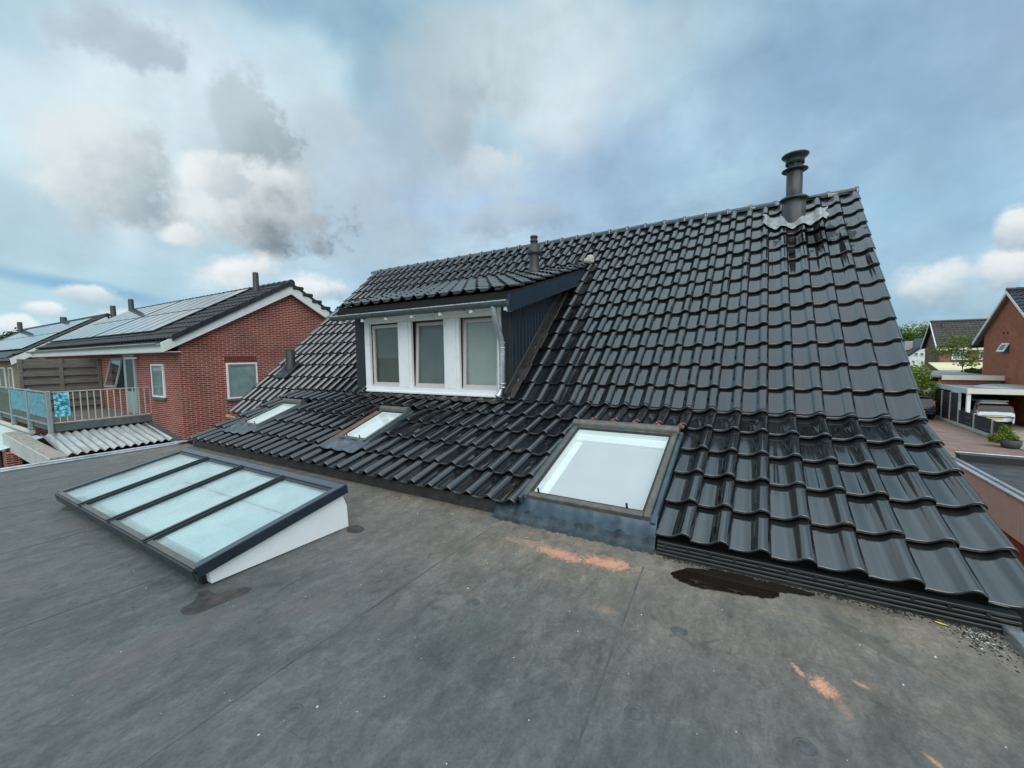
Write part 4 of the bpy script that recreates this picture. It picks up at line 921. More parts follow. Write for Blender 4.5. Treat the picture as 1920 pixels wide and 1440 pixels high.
# fabric canopy left
can=thing('fabric_canopy','pale green-grey fabric canopy stretched beside the balcony','canopy',(-20.5,2.6,-2.8))
mb=MB(); n=14; vs=[]
for i in range(n+1):
    for j in range(9):
        u=i/n; v=j/8
        x=-26+7.2*u+.8*v*(u-.5); y=2.15+1.05*v; z=-.98+.30*v+.03*math.cos(u*9+v*3)+.10*(u-.5)**2*(1-v)
        vs.append((x,y,z))
f=[(i*9+j,(i+1)*9+j,(i+1)*9+j+1,i*9+j+1) for i in range(n) for j in range(8)]; mb.add(vs,f,True); mb.add([(a,b,c-.012) for a,b,c in vs],f,True); mb.build('fabric',M['tarp'],can)
mb=MB(); mb.tube([(-26,3.14,-.58),(-19.4,3.14,-.58)],.07,10); mb.build('roller_tube',M['pvc'],can)
mb=MB(); mb.bbox(-27,-19.0,2.42,2.46,-2.8,-1.0,.004); mb.bbox(-18.45,-14.8,2.92,2.96,-2.8,-.95,.004); mb.build('painted_shade_sheet',M['deck'],can)  # black sheets added where only deep shade lies under canopy and verge
mb=MB(); mb.tube([(-26,2.13,-1.0),(-18.5,2.13,-.97)],.035,8); mb.build('front_bar',M['railgrey'],can)

# ------------------------------------------------------------------ ground and street
def sheet(name,x0,x1,y0,y1,z,matl):
    mb=MB(); mb.quad((x0,y0,z),(x1,y0,z),(x1,y1,z),(x0,y1,z)); o=mb.build(name,matl); o['kind']='structure'; return o
sheet('ground',-2500,2500,-2500,2500,-2.82,M['grass'])
sheet('yard',-60,1.5,-12,14,-2.812,M['soil'])
sheet('path',1.4,3.0,-6,16,-2.808,M['paver_pale'])
sheet('road',2.5,60,10.5,26,-2.808,M['paver'])
sheet('driveway',2.5,9.9,26,60,-2.804,M['paver'])
sheet('car_park_path',10.0,13.0,26.0,37.2,-2.804,M['paver_pale'])
mb=MB(); mb.bbox(9.95,40,25.9,26.05,-2.82,-2.76,.01); k_=mb.build('kerb',M['concrete']); k_['kind']='structure'
mb=MB(); mb.bbox(2.5,40,23.35,23.45,-2.82,-2.795,.004); k_=mb.build('road_band',M['concrete']); k_['kind']='structure'

# near garage, right
gar=thing('low_garage','flat bitumen-roofed garage with white fascia just beyond the right gable','garage',(5,7,-2.8))
gx=2.84
mb=MB(); mb.box(gx+.06,8.9,-3,10.0,-2.8,-.36); mb.build('wall',M['brick_right'],gar)
mb=MB(); mb.box(gx+.1,8.9,-3,9.99,-.33,-.322); mb.build('bitumen_roof',M['bitumen'],gar)
gp=plain('pale_grey_fascia',(.74,.74,.69),.5,var=.06)
y=-3.0
while y<10:
    mb=MB(); mb.bbox(gx,gx+.05,y+.003,min(y+1.5,10.05)-.003,-.80,-.305,.003); mb.build('fascia_panel',gp,gar); y+=1.5
mb=MB(); mb.bbox(gx-.01,gx+.06,-3,10.06,-.30,-.265,.006); mb.bbox(gx+.12,gx+.17,-3,10.06,-.31,-.27,.006); mb.build('edge_trim',M['alu'],gar)
mb=MB(); mb.bbox(gx+.18,8.9,9.90,10.06,-.34,-.20,.006); mb.build('far_upstand',M['dark'],gar); mb=MB(); mb.bbox(gx+.18,8.9,10.07,10.12,-.24,-.19,.004); mb.build('edge_trim',M['alu'],gar)  # charcoal colour stands in for the shade on the upstand

# right brick house
hR=thing('orange_brick_house','orange-red brick gable house with white-edged roof overhang beyond the carport','house',(16,37.5,-2.8))
xg=13.1; apY,apZ=37.02,5.08; mR=.728
mb=MB(); mb.prism([(33.8,-2.8),(33.8,2.5),(apY,apZ-.2),(40.25,2.5),(40.25,-2.8)],xg,26); mb.build('wall',M['brick_right'],hR)
SR=Vector((0,1,mR)).normalized(); NR=Vector((0,-mR,1)).normalized(); xo=xg-.25
mb=MB(); mb.prism([(32.6,apZ-mR*4.42-.1),(32.6,apZ-mR*4.42),(apY,apZ),(41.5,apZ-mR*4.48),(41.5,apZ-mR*4.48-.12),(apY,apZ-.14)],xo+.04,26); rr_=mb.build('roof',M['dark'],hR)
mb=MB(); tiles(mb,(0,apY,apZ+.03),SR,NR,xo+.0+30*.263,30,[-(.3+.36*k) for k in range(15)],.263,Lt=.42,prof=PROF_LOW); mb.build('roof_tiles',M['tile_far'],rr_)
mb=MB(); x=xo
while x<24: mb.tube([(x,apY,apZ+.08),(x+.4,apY,apZ+.07)],[.13,.115],10); x+=.4
mb.build('ridge_caps',M['tile_far'],rr_)
mb=MB(); mb.prism([(41.2,apZ-4.18*mR-.16),(41.2,apZ-4.18*mR+.02),(apY,apZ+.02),(apY,apZ-.16)],xo-.02,xo+.035)
mb.prism([(32.6,apZ-mR*4.42-.16),(32.6,apZ-mR*4.42+.02),(apY-.001,apZ+.02),(apY-.001,apZ-.16)],xo-.02,xo+.035); mb.build('barge_board',M['white'],hR)
sof=plain('brown_soffit',(.17,.13,.105),.7,var=.1)
mb=MB(); mb.prism([(41.15,apZ-4.13*mR-.24),(41.15,apZ-4.13*mR-.165),(apY,apZ-.16),(apY,apZ-.24)],xo+.036,xg-.002); mb.prism([(32.7,apZ-mR*4.32-.24),(32.7,apZ-mR*4.32-.165),(apY-.001,apZ-.16),(apY-.001,apZ-.24)],xo+.036,xg-.002); mb.build('soffit',sof,hR)
Mo=Matrix.Translation((xg-.02,37.35,1.93))@Matrix.Rotation(R(24),4,'Y'); mb=MB()
for (a,b,c,d) in ((-.42,.42,-.56,-.46),(-.42,.42,-.10,.0),(-.42,-.30,-.459,-.101),(.30,.42,-.459,-.101)): mb.bbox(-.03,.03,a,b,c,d,.005,M=Mo)
hw=mb.build('hopper_window',M['white'],hR); mb=MB(); mb.box(-.008,.0,-.31,.31,-.47,-.09,M=Mo); mb.build('pane',M['frost'],hw); mb=MB(); mb.bbox(xg-.012,xg-.001,36.93,37.77,1.30,1.95,.003); mb.build('opening',M['dark'],hw)
for y in (37.22,37.70): mb=MB(); mb.bbox(xg-.01,xg-.001,y-.07,y+.07,2.50,2.64,.004); mb.build('air_brick',M['deck'],hR)

# rear garage and carport
rg=thing('rear_garage','low flat-roofed brick garage with white fascia between the carport and the houses behind','garage',(11.5,40,-2.8))
mb=MB(); mb.box(10.2,13.05,37.3,46,-2.8,-.30); mb.build('wall',M['brick_right'],rg)
mb=MB(); mb.box(9.8,13.05,37.2,46,-.20,-.10); mb.build('flat_roof',M['gravelroof'],rg)
mb=MB(); mb.bbox(10.3,13.09,37.14,37.195,-.36,-.06,.006); mb.build('fascia_board',M['cream'],rg)
mb=MB(); mb.bbox(9.76,9.798,37.2,46,-.34,-.07,.006); mb.build('fascia_board',M['barge'],rg)
cp=thing('carport','white-fronted flat carport on a white post sheltering a white car','carport',(11.6,34,-2.8))
mb=MB(); mb.box(10.06,15.5,32.36,36.9,-.80,-.64); mb.build('flat_roof',M['gravelroof'],cp)
mb=MB(); mb.bbox(10.0,15.5,32.30,32.355,-.86,-.565,.006); mb.build('fascia_board',M['cream'],cp)
mb=MB(); mb.bbox(10.0,10.055,32.357,36.9,-.86,-.565,.006); mb.build('fascia_board',plain('shade_tinted_board',(.55,.62,.62),.5),cp)  # same white fascia, its shaded side put into the colour
mb=MB(); mb.bbox(10.04,10.19,32.40,32.55,-2.8,-.86,.008); mb.build('post',M['white'],cp)
mb=MB(); mb.box(10.1,13.05,36.92,37.1,-2.8,-.62); mb.build('back_wall',M['deck'],cp)
mb=MB(); mb.lathe([(0,.16),(.5,.15),(.9,.10),(1.15,.02),(1.2,-.02)],(12.2,34.6,-.60),26); dm=mb.build('roof_dome',M['galv']); dm['label']='low round silver dome lying on the carport roof'; dm['category']='dome'
cp2=thing('white_canopy_front','white fascia of a small carport beyond the tall fence','carport',(10,37,-2.8))
mb=MB(); mb.bbox(8.2,10.18,36.95,37.0,-1.24,-.90,.006); mb.build('fascia_board',M['white'],cp2)
mb=MB(); mb.box(8.2,10.17,37.005,40.5,-1.1,-.92); mb.build('flat_roof',M['gravelroof'],cp2)
mb=MB(); mb.box(8.2,10.17,40.3,40.5,-2.8,-1.1); mb.build('back_wall',M['deck'],cp2)
mb=MB(); mb.box(8.21,8.35,37.02,37.16,-2.8,-1.1); mb.build('post',M['white'],cp2)

# fence: low and tall panels between concrete posts
fe=thing('garden_fence','dark board fence with pale concrete posts, low near the street and tall behind','fence',(9.95,32,-2.8))
ys=[29.16,31.17,33.17,34.4,35.7,37.0]
for i,y in enumerate([27.7]+ys):
    tall=y>33; mb=MB(); mb.bbox(9.93,10.03,y-.05,y+.05,-2.8,(-.93 if tall else -1.82 if i else -2.2),.01); 
    if i: mb.build('post',M['concrete'],fe)
for a,b in zip(ys,ys[1:]):
    tall=a>33; z=-2.60; mb=MB(); top=-.95 if tall else -1.86; k=0
    while z<top: mb.bbox(9.965+(.012 if k%2 else 0),9.99+(.012 if k%2 else 0),a+.052,b-.052,z,min(z+.15,top),.004); z+=.155; k+=1
    mb.build('board_panel',M['fencedark'],fe); mb=MB(); mb.bbox(9.96,10.0,a+.052,b-.052,-2.8,-2.605,.004); mb.build('gravel_board',M['concrete'],fe)
mb=MB(); z=-2.6; k=0
while z<-1.9: mb.bbox(9.965+(.012 if k%2 else 0),9.99+(.012 if k%2 else 0),27.55,29.1,z,min(z+.15,-1.9),.004); z+=.155; k+=1
mb.build('board_panel',M['fencedark'],fe); mb=MB(); mb.bbox(9.96,10.0,27.5,29.1,-2.8,-2.605,.004); mb.build('gravel_board',M['concrete'],fe)
gt=plain('pale_blue_grey_rail',(.42,.50,.50),.5)
mb=MB(); mb.bbox(9.94,10.02,33.23,34.34,-.93,-.86,.005); mb.bbox(9.94,10.02,33.10,33.22,-2.0,-.86,.005); mb.build('top_rail',gt,fe)

# vehicles
def hatchback(name,label,x0,y0,w,paint,roofh=1.5,length=3.6):
    """rear bumper at y0, driving towards +y, left side at x0"""
    c=thing(name,label,'car',(x0+w/2,y0+length/2,-2.8)); G=-2.8; xc=x0+w/2
    # cross-sections along y : (y, half-width low, half-width top, z bottom, z waist, z top)
    sec=[(0.0,.43,.40,.40,.70,.72),(.03,.49,.46,.30,.80,.84),(.10,.50,.455,.24,.86,.96),(.22,.50,.42,.22,.88,1.26),(.38,.50,.385,.22,.89,1.43),(.75,.50,.375,.22,.90,1.50),(1.5,.50,.375,.22,.90,1.50),(2.0,.50,.385,.22,.89,1.42),(2.55,.50,.43,.22,.87,1.0),(3.2,.485,.40,.24,.78,.82),(3.5,.44,.36,.30,.6,.66),(length,.38,.3,.38,.5,.55)]
    mb=MB(); vs=[]
    for (y,hl,ht,zb_,zw,zt) in sec:
        k=roofh/1.5
        ring=[(-hl*.96,zb_),(-hl,(zb_+zw)/2),(-hl*.985,zw),(-ht,zt-.05),(-ht*.86,zt),(0,zt+.015),(ht*.86,zt),(ht,zt-.05),(hl*.985,zw),(hl,(zb_+zw)/2),(hl*.96,zb_)]
        vs+=[(xc+a*w,y0+y,G+z*k) for a,z in ring]
    n=11; f=[(i*n+j,i*n+j+1,(i+1)*n+j+1,(i+1)*n+j) for i in range(len(sec)-1) for j in range(n-1)]+[tuple(range(n)),tuple(range((len(sec)-1)*n,len(sec)*n))]
    mb.add(vs,f,True); body=mb.build('body',paint,c)
    md=body.modifiers.new('s','SUBSURF'); md.levels=md.render_levels=2
    k=roofh/1.5
    Mr=frameM((xc,y0+.145,G+.98*k),(1,0,0),Vector((0,.18,.42)).normalized(),Vector((0,-.42,.18)).normalized())
    mb=MB(); mb.prism([(-.44*w,-.10),(.44*w,-.10),(.40*w,.34),(.36*w,.38),(-.36*w,.38),(-.40*w,.34)],.0,.045,axis='z',M=Mr); mb.build('rear_window',M['carglass'],c)
    for sx in (-1,1):
        mb=MB(); x=xc+sx*.474*w; pts=[(y0+.62,G+.93*k),(y0+2.3,G+.92*k),(y0+1.9,G+1.36*k),(y0+.80,G+1.41*k)]
        a=[Vector((xc+sx*.497*w,p[0],p[1])) if p[1]<G+1.1*k else Vector((xc+sx*.405*w,p[0],p[1])) for p in pts]; b=[q-Vector((sx*.08,0,0)) for q in a]
        mb.add(a+b,[(0,1,2,3),(4,5,6,7),(0,1,5,4),(1,2,6,5),(2,3,7,6),(3,0,4,7)]); mb.build('side_window',M['carglass'],c)
        mb=MB(); xa=xc+sx*.425*w; mb.prism([(y0+.06,G+.86*k),(y0+.30,G+.90*k),(y0+.36,G+1.22*k),(y0+.24,G+1.24*k)],min(xa,xa+sx*.034*w),max(xa,xa+sx*.034*w)); mb.build('tail_light',M['taillight'],c)
        for yy in (.62,2.95):
            mb=MB(); Mw=frameM((xc+sx*(.5*w-.19),y0+yy,G+.30),(0,0,1),(0,1,0),(1,0,0)); mb.lathe([(.17,-sx*.0),(.30,0),(.31,.04*sx),(.31,.15*sx),(.29,.18*sx),(.19,.185*sx)],(0,0,0),22,M=Mw); wh=mb.build('wheel',M['tyre'],c)
            mb=MB(); mb.lathe([(0,.16*sx),(.08,.165*sx),(.19,.182*sx)],(0,0,0),18,M=Mw); mb.build('rim',M['alu'],wh)
    mb=MB(); mb.bbox(xc-.47*w,xc+.47*w,y0-.015,y0+.10,G+.60*k,G+.655*k,.015); mb.build('bumper_strip',M['dark'],c)
    mb=MB(); mb.bbox(xc-.26,xc+.26,y0-.022,y0-.005,G+.52*k,G+.60*k,.004); mb.build('number_plate',M['plate'],c)
    mb=MB(); mb.bbox(xc-.36*w,xc+.36*w,y0+.27,y0+.5,G+1.475*k,G+1.515*k,.012); mb.build('roof_spoiler',paint,c)
    return c
hatchback('parked_car','white small hatchback seen from behind under the carport',10.62,32.9,1.48,M['carwhite'],1.52)
hatchback('parked_car','dark car partly hidden by the roof edge on the paved drive',8.0,35.1,1.62,M['cardark'],1.45)

# plants and trees
def crown(mb,blobs,n,leafs,dens=1.,hollow=.35):
    for (cx,cy,cz,rx,ry,rz,wt) in blobs:
        for _ in range(int(n*wt)):
            while True:
                d=Vector((rng.gauss(0,1),rng.gauss(0,1),rng.gauss(0,1)))
                if d.length>.01: break
            d.normalize(); rr=(hollow+(1-hollow)*rng.random()**.6)*rng.uniform(.85,1.15)
            p=Vector((cx+d.x*rx*rr,cy+d.y*ry*rr,cz+d.z*rz*rr)); s=leafs*rng.uniform(.5,1.3)
            a=Vector((rng.gauss(0,1),rng.gauss(0,1),rng.gauss(0,.6))).normalized(); b=a.cross(Vector((rng.gauss(0,1),rng.gauss(0,1),rng.gauss(0,1)))).normalized()
            mb.add([p-a*s,p+b*s*.45,p+a*s,p-b*s*.45],[(0,1,2,3)],rnd=min(1,max(0,rng.gauss(.5,.22))))
def tree(name,label,x,y,blobs,trunk,leafmat,n,leafs,cat='tree',group=None,limbs=5):
    t=thing(name,label,cat,(x,y,-2.8),group)
    mb=MB(); h=trunk[0]; r=trunk[1]; top=Vector((x+.1*r,y,-2.8+h)); mb.tube([(x,y,-2.8),(x+.05*h*.2,y,-2.8+h*.5),top],[r,r*.75,r*.5],8)
    for i in range(limbs):
        b=blobs[i%len(blobs)]; e=Vector((b[0]+rng.uniform(-.4,.4)*b[3],b[1]+rng.uniform(-.4,.4)*b[4],b[2]+rng.uniform(-.2,.5)*b[5])); st=top-Vector((0,0,h*.3*rng.random()))
        mid=(st+e)/2+Vector((0,0,.1*(e-st).length)); mb.tube([st,mid,e],[r*.42,r*.28,r*.08],6)
    mb.build('trunk',M['bark'],t)
    mb=MB(); crown(mb,blobs,n,leafs); mb.build('crown',leafmat,t); return t
def blobs_for(cx,cy,cz,rx,ry,rz,k):
    out=[]
    for _ in range(k):
        a=rng.uniform(0,6.28); q=rng.random()**.5*.75; zz=rng.uniform(-.6,.75); s=rng.uniform(.35,.55)
        out.append((cx+rx*q*math.cos(a),cy+ry*q*math.sin(a),cz+rz*zz,rx*s,ry*s,rz*s,1./k))
    return out
tree('round_tree','rounded green tree rising behind the white house',27,110,blobs_for(26.8,110,2.6,3.5,3.3,3.9,30),(4.,.3),M['leafL'],11000,.20)
tree('garden_bush','dense bright green bush beside the black tile verge',9.0,37.9,blobs_for(9.05,37.7,-1.0,1.2,1.6,1.5,18),(1.2,.10),M['leafY'],5200,.11,cat='bush')
tree('slender_tree','loose light green tree in front of the brown brick house',17.2,57,[(16.4,57,2.6,1.1,.8,.8,.12),(15.9,57,1.4,1.3,.8,.6,.2),(17.2,57,2.0,1.2,.8,.8,.2),(18.0,57,1.0,1.2,.8,.5,.16),(18.3,57,2.6,.9,.8,.7,.12),(17.6,57,.2,1.1,.8,.35,.1),(18.4,57,-.4,.9,.6,.25,.06)],(3.4,.05),M['leafL'],2300,.12,limbs=9)
tree('far_tree','dark treetop above the solar roof at the far left edge',-172,26,blobs_for(-172,26,4.5,12,6,5.2,22),(6,.5),M['leafC'],5200,.55)
tree('dark_shrub','dark green shrub in front of the cream awning',16.6,52,blobs_for(16.6,52,-.6,1.1,.6,.45,8),(1.6,.06),M['leafC'],1100,.12,cat='shrub')
pt=thing('plant_pot','slate-grey tapered pot with lime green conifer at the end of the low fence','plant',(9.62,26.8,-2.8))
mb=MB(); mb.lathe([(.10,0.0),(.24,.0),(.30,.10),(.33,.36),(.30,.37),(.27,.30),(0,.30)],(9.72,26.7,-2.8),20); mb.build('pot',M['pot'],pt)
mb=MB(); crown(mb,[(9.5,26.9,-2.38,.38,.35,.26,.35),(9.3,27.0,-2.45,.22,.25,.2,.2),(9.62,26.9,-2.12,.22,.2,.22,.2),(9.78,26.8,-2.32,.22,.2,.16,.15),(9.55,26.9,-1.95,.12,.12,.14,.1)],2400,.05); mb.build('foliage',M['leafY'],pt)

# far brown brick house
hB=thing('brown_brick_house','brown brick house with weathered tile roof and white window behind the slender tree','house',(20,64.3,-2.8))
bx=16.95; aY,aZ=64.4,4.7; mB=1.25
mb=MB(); mb.prism([(62.2,-2.8),(62.2,1.75),(aY,aZ-.2),(66.7,1.75),(66.7,-2.8)],bx,34); mb.build('wall',M['brick_far'],hB)
mb=MB(); mb.prism([(62.0,1.75),(62.0,1.85),(aY,aZ),(66.9,1.80),(66.9,1.70),(aY,aZ-.12)],bx-.3,34); rb_=mb.build('roof',M['dark'],hB)
SBn=Vector((0,1,(aZ-1.85)/(aY-62.0))).normalized(); NBn=Vector((0,-SBn.z,SBn.y))
mb=MB(); tiles(mb,(0,aY,aZ),SBn,NBn,bx-.3+13.2,44,[-(.3+.33*k) for k in range(11)],.30,Lt=.40,prof=PROF_LOW,lift=.05); mb.build('roof_tiles',M['tile_brown'],rb_)
mb=MB(); mb.tube([(bx-.3,aY,aZ+.05),(34,aY,aZ+.05)],.14,8); mb.build('ridge_caps',M['tile_brown'],rb_)
mb=MB(); mb.prism([(61.95,1.58),(61.95,1.90),(aY,aZ+.06),(aY,aZ-.14)],bx-.36,bx-.301); mb.prism([(67,1.55),(67,1.80),(aY+.001,aZ+.06),(aY+.001,aZ-.14)],bx-.36,bx-.301); mb.build('barge_board',M['white'],hB)
mb=MB(); mb.bbox(bx-.3,34,61.80,61.95,1.50,1.80,.01); mb.build('gutter_board',M['cream'],hB)
house_window(hB,'y',62.16,17.9,19.15,.5,1.42,outer='white',inner='white',bar=True); house_window(hB,'y',62.16,19.95,21.2,.5,1.42,outer='white',inner='white',bar=True)
mb=MB(); mb.bbox(bx-.012,bx-.001,64.2,64.5,.9,1.6,.004); mb.build('slot_window',M['dark'],hB)
mb=MB(); mb.lathe([(.16,4.0),(.16,4.45),(0,4.46)],(17.55,63.9,0),12); mb.build('vent_pipe',M['pipegrey'],hB)
aw=thing('cream_awning','cream sloping awning on the front of the brown brick house','awning',(18,60.5,-2.8))
mb=MB(); mb.prism([(59.0,-.50),(62.15,.22),(62.15,.16),(59.0,-.56)],16.1,22); mb.build('fabric',plain('cream_awning_cloth',(.78,.74,.48),.7,var=.06),aw)
mb=MB(); mb.bbox(16.1,22,58.94,59.0,-.66,-.50,.006); mb.build('front_bar',M['white'],aw)
bw=thing('garden_wall','low grey-topped garage row in front of the brown brick house','wall',(16,52,-2.8))
mb=MB(); mb.bbox(12.0,24,51.0,54.0,-2.8,-1.05,.02); mb.build('wall',M['brick_far'],bw); mb=MB(); mb.bbox(11.9,24.1,50.9,54.1,-1.045,-.93,.02); mb.build('flat_roof',M['gravelroof'],bw)
# white house
hW=thing('white_house','white rendered gable house with dark roof left of the brown brick house','house',(22,87,-2.8))
mb=MB(); mb.prism([(18.8,-2.8),(18.8,-.3),(22.6,3.1),(24.8,1.1),(24.8,-2.8)],85,94,axis='y'); mb.build('wall',M['white'],hW)
mb=MB(); mb.prism([(18.0,-.9),(18.0,-.62),(22.6,3.5),(22.6,3.15)],84.8,94,axis='y'); mb.prism([(22.602,3.15),(22.602,3.5),(25.3,1.1),(25.3,.8)],84.8,94,axis='y'); mb.build('roof',M['tile_far'],hW)
house_window(hW,'y',84.96,20.4,20.85,.65,1.2,inner='greyframe',sill=False); house_window(hW,'y',84.96,21.05,21.5,.65,1.2,inner='greyframe',sill=False)
mb=MB(); mb.bbox(20.0,20.9,88,89,1.6,3.0,.02); mb.build('chimney',M['concrete'],hW)

# ------------------------------------------------------------------ sky
SUN_EL,SUN_AZ=R(46),R(146)    # azimuth clockwise from +Y : behind the camera, to the right
W=bpy.data.worlds.new('World'); scene.world=W; W.use_nodes=True; t=W.node_tree; t.nodes.clear()
out=t.nodes.new('ShaderNodeOutputWorld'); bg=t.nodes.new('ShaderNodeBackground'); bg.inputs[1].default_value=.1; L(t,bg,0,out,0)
sky=nd(t,'ShaderNodeTexSky',sky_type='NISHITA',sun_disc=False,sun_elevation=SUN_EL,sun_rotation=SUN_AZ)
tc=t.nodes.new('ShaderNodeTexCoord')
# azimuth / elevation (degrees) of the world direction, azimuth 0 over the street-side roofs
mp=nd(t,'ShaderNodeVectorRotate'); mp.rotation_type='Z_AXIS'; mp.inputs['Angle'].default_value=-a_; L(t,tc,'Generated',mp,'Vector')
sp=nd(t,'ShaderNodeSeparateXYZ'); L(t,mp,0,sp,0)
def ma(op,a,b=None,c=None,cl=False):
    n=t.nodes.new('ShaderNodeMath'); n.operation=op; n.use_clamp=cl
    for i,v in enumerate((a,b,c)):
        if v is None: continue
        if isinstance(v,(int,float)): n.inputs[i].default_value=v
        else: t.links.new(v,n.inputs[i])
    return n.outputs[0]
az=ma('MULTIPLY',ma('ARCTAN2',sp.outputs[0],sp.outputs[1]),57.2958); el=ma('MULTIPLY',ma('ARCSINE',sp.outputs[2]),57.2958)
# cloud-plane coordinates: direction divided by height, so far cloud flattens to the horizon
zz=ma('ADD',ma('MAXIMUM',sp.outputs[2],0.),.16)
cv=t.nodes.new('ShaderNodeCombineXYZ'); t.links.new(ma('DIVIDE',sp.outputs[0],zz),cv.inputs[0]); t.links.new(ma('DIVIDE',sp.outputs[1],zz),cv.inputs[1])
def nz(vec,sc,det,ro,dist=0.,scale=(1,1,1),rot=0):
    m=t.nodes.new('ShaderNodeMapping'); m.inputs['Scale'].default_value=scale; m.inputs['Rotation'].default_value=(0,0,rot); t.links.new(vec,m.inputs[0])
    n=nd(t,'ShaderNodeTexNoise',Scale=sc,Detail=det,Roughness=ro,Distortion=dist); t.links.new(m.outputs[0],n.inputs['Vector']); return n
nA=nz(cv.outputs[0],.75,8,.62); nB=nz(cv.outputs[0],1.2,5,.55,0,(1,.35,1),.9); nC=nz(tc.outputs['Generated'],6.5,4,.55); nD=nz(tc.outputs['Generated'],19,5,.6); nE=nz(tc.outputs['Generated'],2.8,4,.5)
fA,fB,fC,fD,fE=[n.outputs['Fac'] for n in (nA,nB,nC,nD,nE)]
sepC=nd(t,'ShaderNodeSeparateColor'); t.links.new(nC.outputs['Color'],sepC.inputs[0])
sepE=nd(t,'ShaderNodeSeparateColor'); t.links.new(nE.outputs['Color'],sepE.inputs[0])
def mixn(f,a,b):
    m=t.nodes.new('ShaderNodeMix'); m.data_type='RGBA'
    for v,i in ((f,0),(a,6),(b,7)):
        if isinstance(v,(int,float)): m.inputs[i].default_value=v
        elif isinstance(v,tuple): m.inputs[i].default_value=(*v,1)
        else: t.links.new(v,m.inputs[i])
    return m.outputs[2]
def sstep(x,lo,hi):
    m=t.nodes.new('ShaderNodeMapRange'); m.interpolation_type='SMOOTHSTEP'; t.links.new(x,m.inputs[0]); m.inputs[1].default_value=lo; m.inputs[2].default_value=hi; return m.outputs[0]
K=5.45
def kc(c): return tuple(x*K for x in c)
# veil of high cloud over the blue
skyb=t.nodes.new('ShaderNodeMix'); skyb.data_type='RGBA'; skyb.blend_type='MULTIPLY'; skyb.inputs[0].default_value=1.; L(t,sky,0,skyb,6); skyb.inputs[7].default_value=(.9,1.0,1.05,1)
veil=mixn(sstep(fA,.32,.68),kc((.27,.41,.53)),kc((.53,.67,.73)))
c=mixn(ma('MULTIPLY_ADD',sstep(fB,.25,.6),.25,.68),skyb.outputs[2],veil)
def ell(u0,v0,su,sv,rot,wu,wv):
    du=ma('SUBTRACT',ma('ADD',az,wu),u0); dv=ma('SUBTRACT',ma('ADD',el,wv),v0); ca,sa=math.cos(R(rot)),math.sin(R(rot))
    x=ma('DIVIDE',ma('ADD',ma('MULTIPLY',du,ca),ma('MULTIPLY',dv,sa)),su); y=ma('DIVIDE',ma('SUBTRACT',ma('MULTIPLY',dv,ca),ma('MULTIPLY',du,sa)),sv)
    return x,y,ma('SQRT',ma('ADD',ma('MULTIPLY',x,x),ma('MULTIPLY',y,y)))
wuE=ma('MULTIPLY',ma('SUBTRACT',sepE.outputs[0],.5),34.); wvE=ma('MULTIPLY',ma('SUBTRACT',sepE.outputs[1],.5),20.)
SOFT=[((-30.,15.,13.,7.,0.),(.42,.53,.60),.75),((-42.,24.5,6.,3.5,20.),(.45,.58,.68),.6),((-37.98,22.74,18.55,8.92,22.31),(.74,.82,.86),.85),((4.85,33.92,15.83,7.91,-2.64),(.70,.79,.83),.8),((-17.8,22.19,19.2,9.73,5.),(.50,.58,.65),.6),((42.19,24.14,17.88,11.09,-17.64),(.27,.39,.57),.75),((45.7,11.32,11.18,7.7,-11.72),(.36,.54,.70),.7),((13.86,22.22,16.88,6.67,7.88),(.36,.50,.68),.65),((-6.18,19.16,10.68,2.82,5.5),(.38,.53,.72),.6),((-5.68,36.65,7.65,5.16,2.2),(.47,.53,.57),.6),((-48.46,15.82,4.97,4.82,15.34),(.45,.55,.64),.6),((-37.84,10.03,19.51,3.93,.96),(.52,.67,.75),.5),((45.,1.62,5.62,1.57,-2.73),(.30,.52,.72),.4),((-25.9,31.11,6.74,2.89,3.6),(.72,.81,.86),.5),((20.26,34.83,11.89,2.82,.44),(.55,.68,.76),.5),((37.64,11.32,6.2,3.41,15.39),(.45,.63,.76),.5)]
for e,cc,op in SOFT:
    _,_,d=ell(*e,wuE,wvE); f=ma('MULTIPLY',sstep(ma('ADD',d,ma('MULTIPLY_ADD',fC,1.0,-.5)),1.4,.3),op); c=mixn(f,c,kc(cc))
wuS=ma('MULTIPLY',ma('SUBTRACT',sepC.outputs[0],.5),2.4); wvS=ma('MULTIPLY',ma('SUBTRACT',sepC.outputs[1],.5),1.2)
_,_,d=ell(-46.21,7.14,6.61,.66,-9.66,wuS,wvS); c=mixn(ma('MULTIPLY',sstep(d,1.6,.1),.62),c,kc((.12,.34,.60)))
c=mixn(ma('MULTIPLY',sstep(el,39.,51.),.88),c,mixn(sstep(fA,.34,.66),kc((.72,.86,.98)),kc((1.06,1.16,1.22))))  # unseen sky overhead whitened to brighten the tiles and flat roof
# heaped clouds
sepD=nd(t,'ShaderNodeSeparateColor'); t.links.new(nD.outputs['Color'],sepD.inputs[0])
wuD=ma('ADD',ma('MULTIPLY_ADD',sepC.outputs[0],9.,-4.5),ma('MULTIPLY_ADD',sepD.outputs[0],5.,-2.5)); wvD=ma('ADD',ma('MULTIPLY_ADD',sepC.outputs[1],7.,-3.5),ma('MULTIPLY_ADD',sepD.outputs[1],4.5,-2.25))
edge=ma('ADD',ma('MULTIPLY_ADD',fD,1.5,-.75),ma('MULTIPLY_ADD',fC,1.3,-.65))
inner=ma('ADD',ma('MULTIPLY_ADD',fC,2.6,-1.3),ma('MULTIPLY_ADD',sepD.outputs[2],.8,-.4))
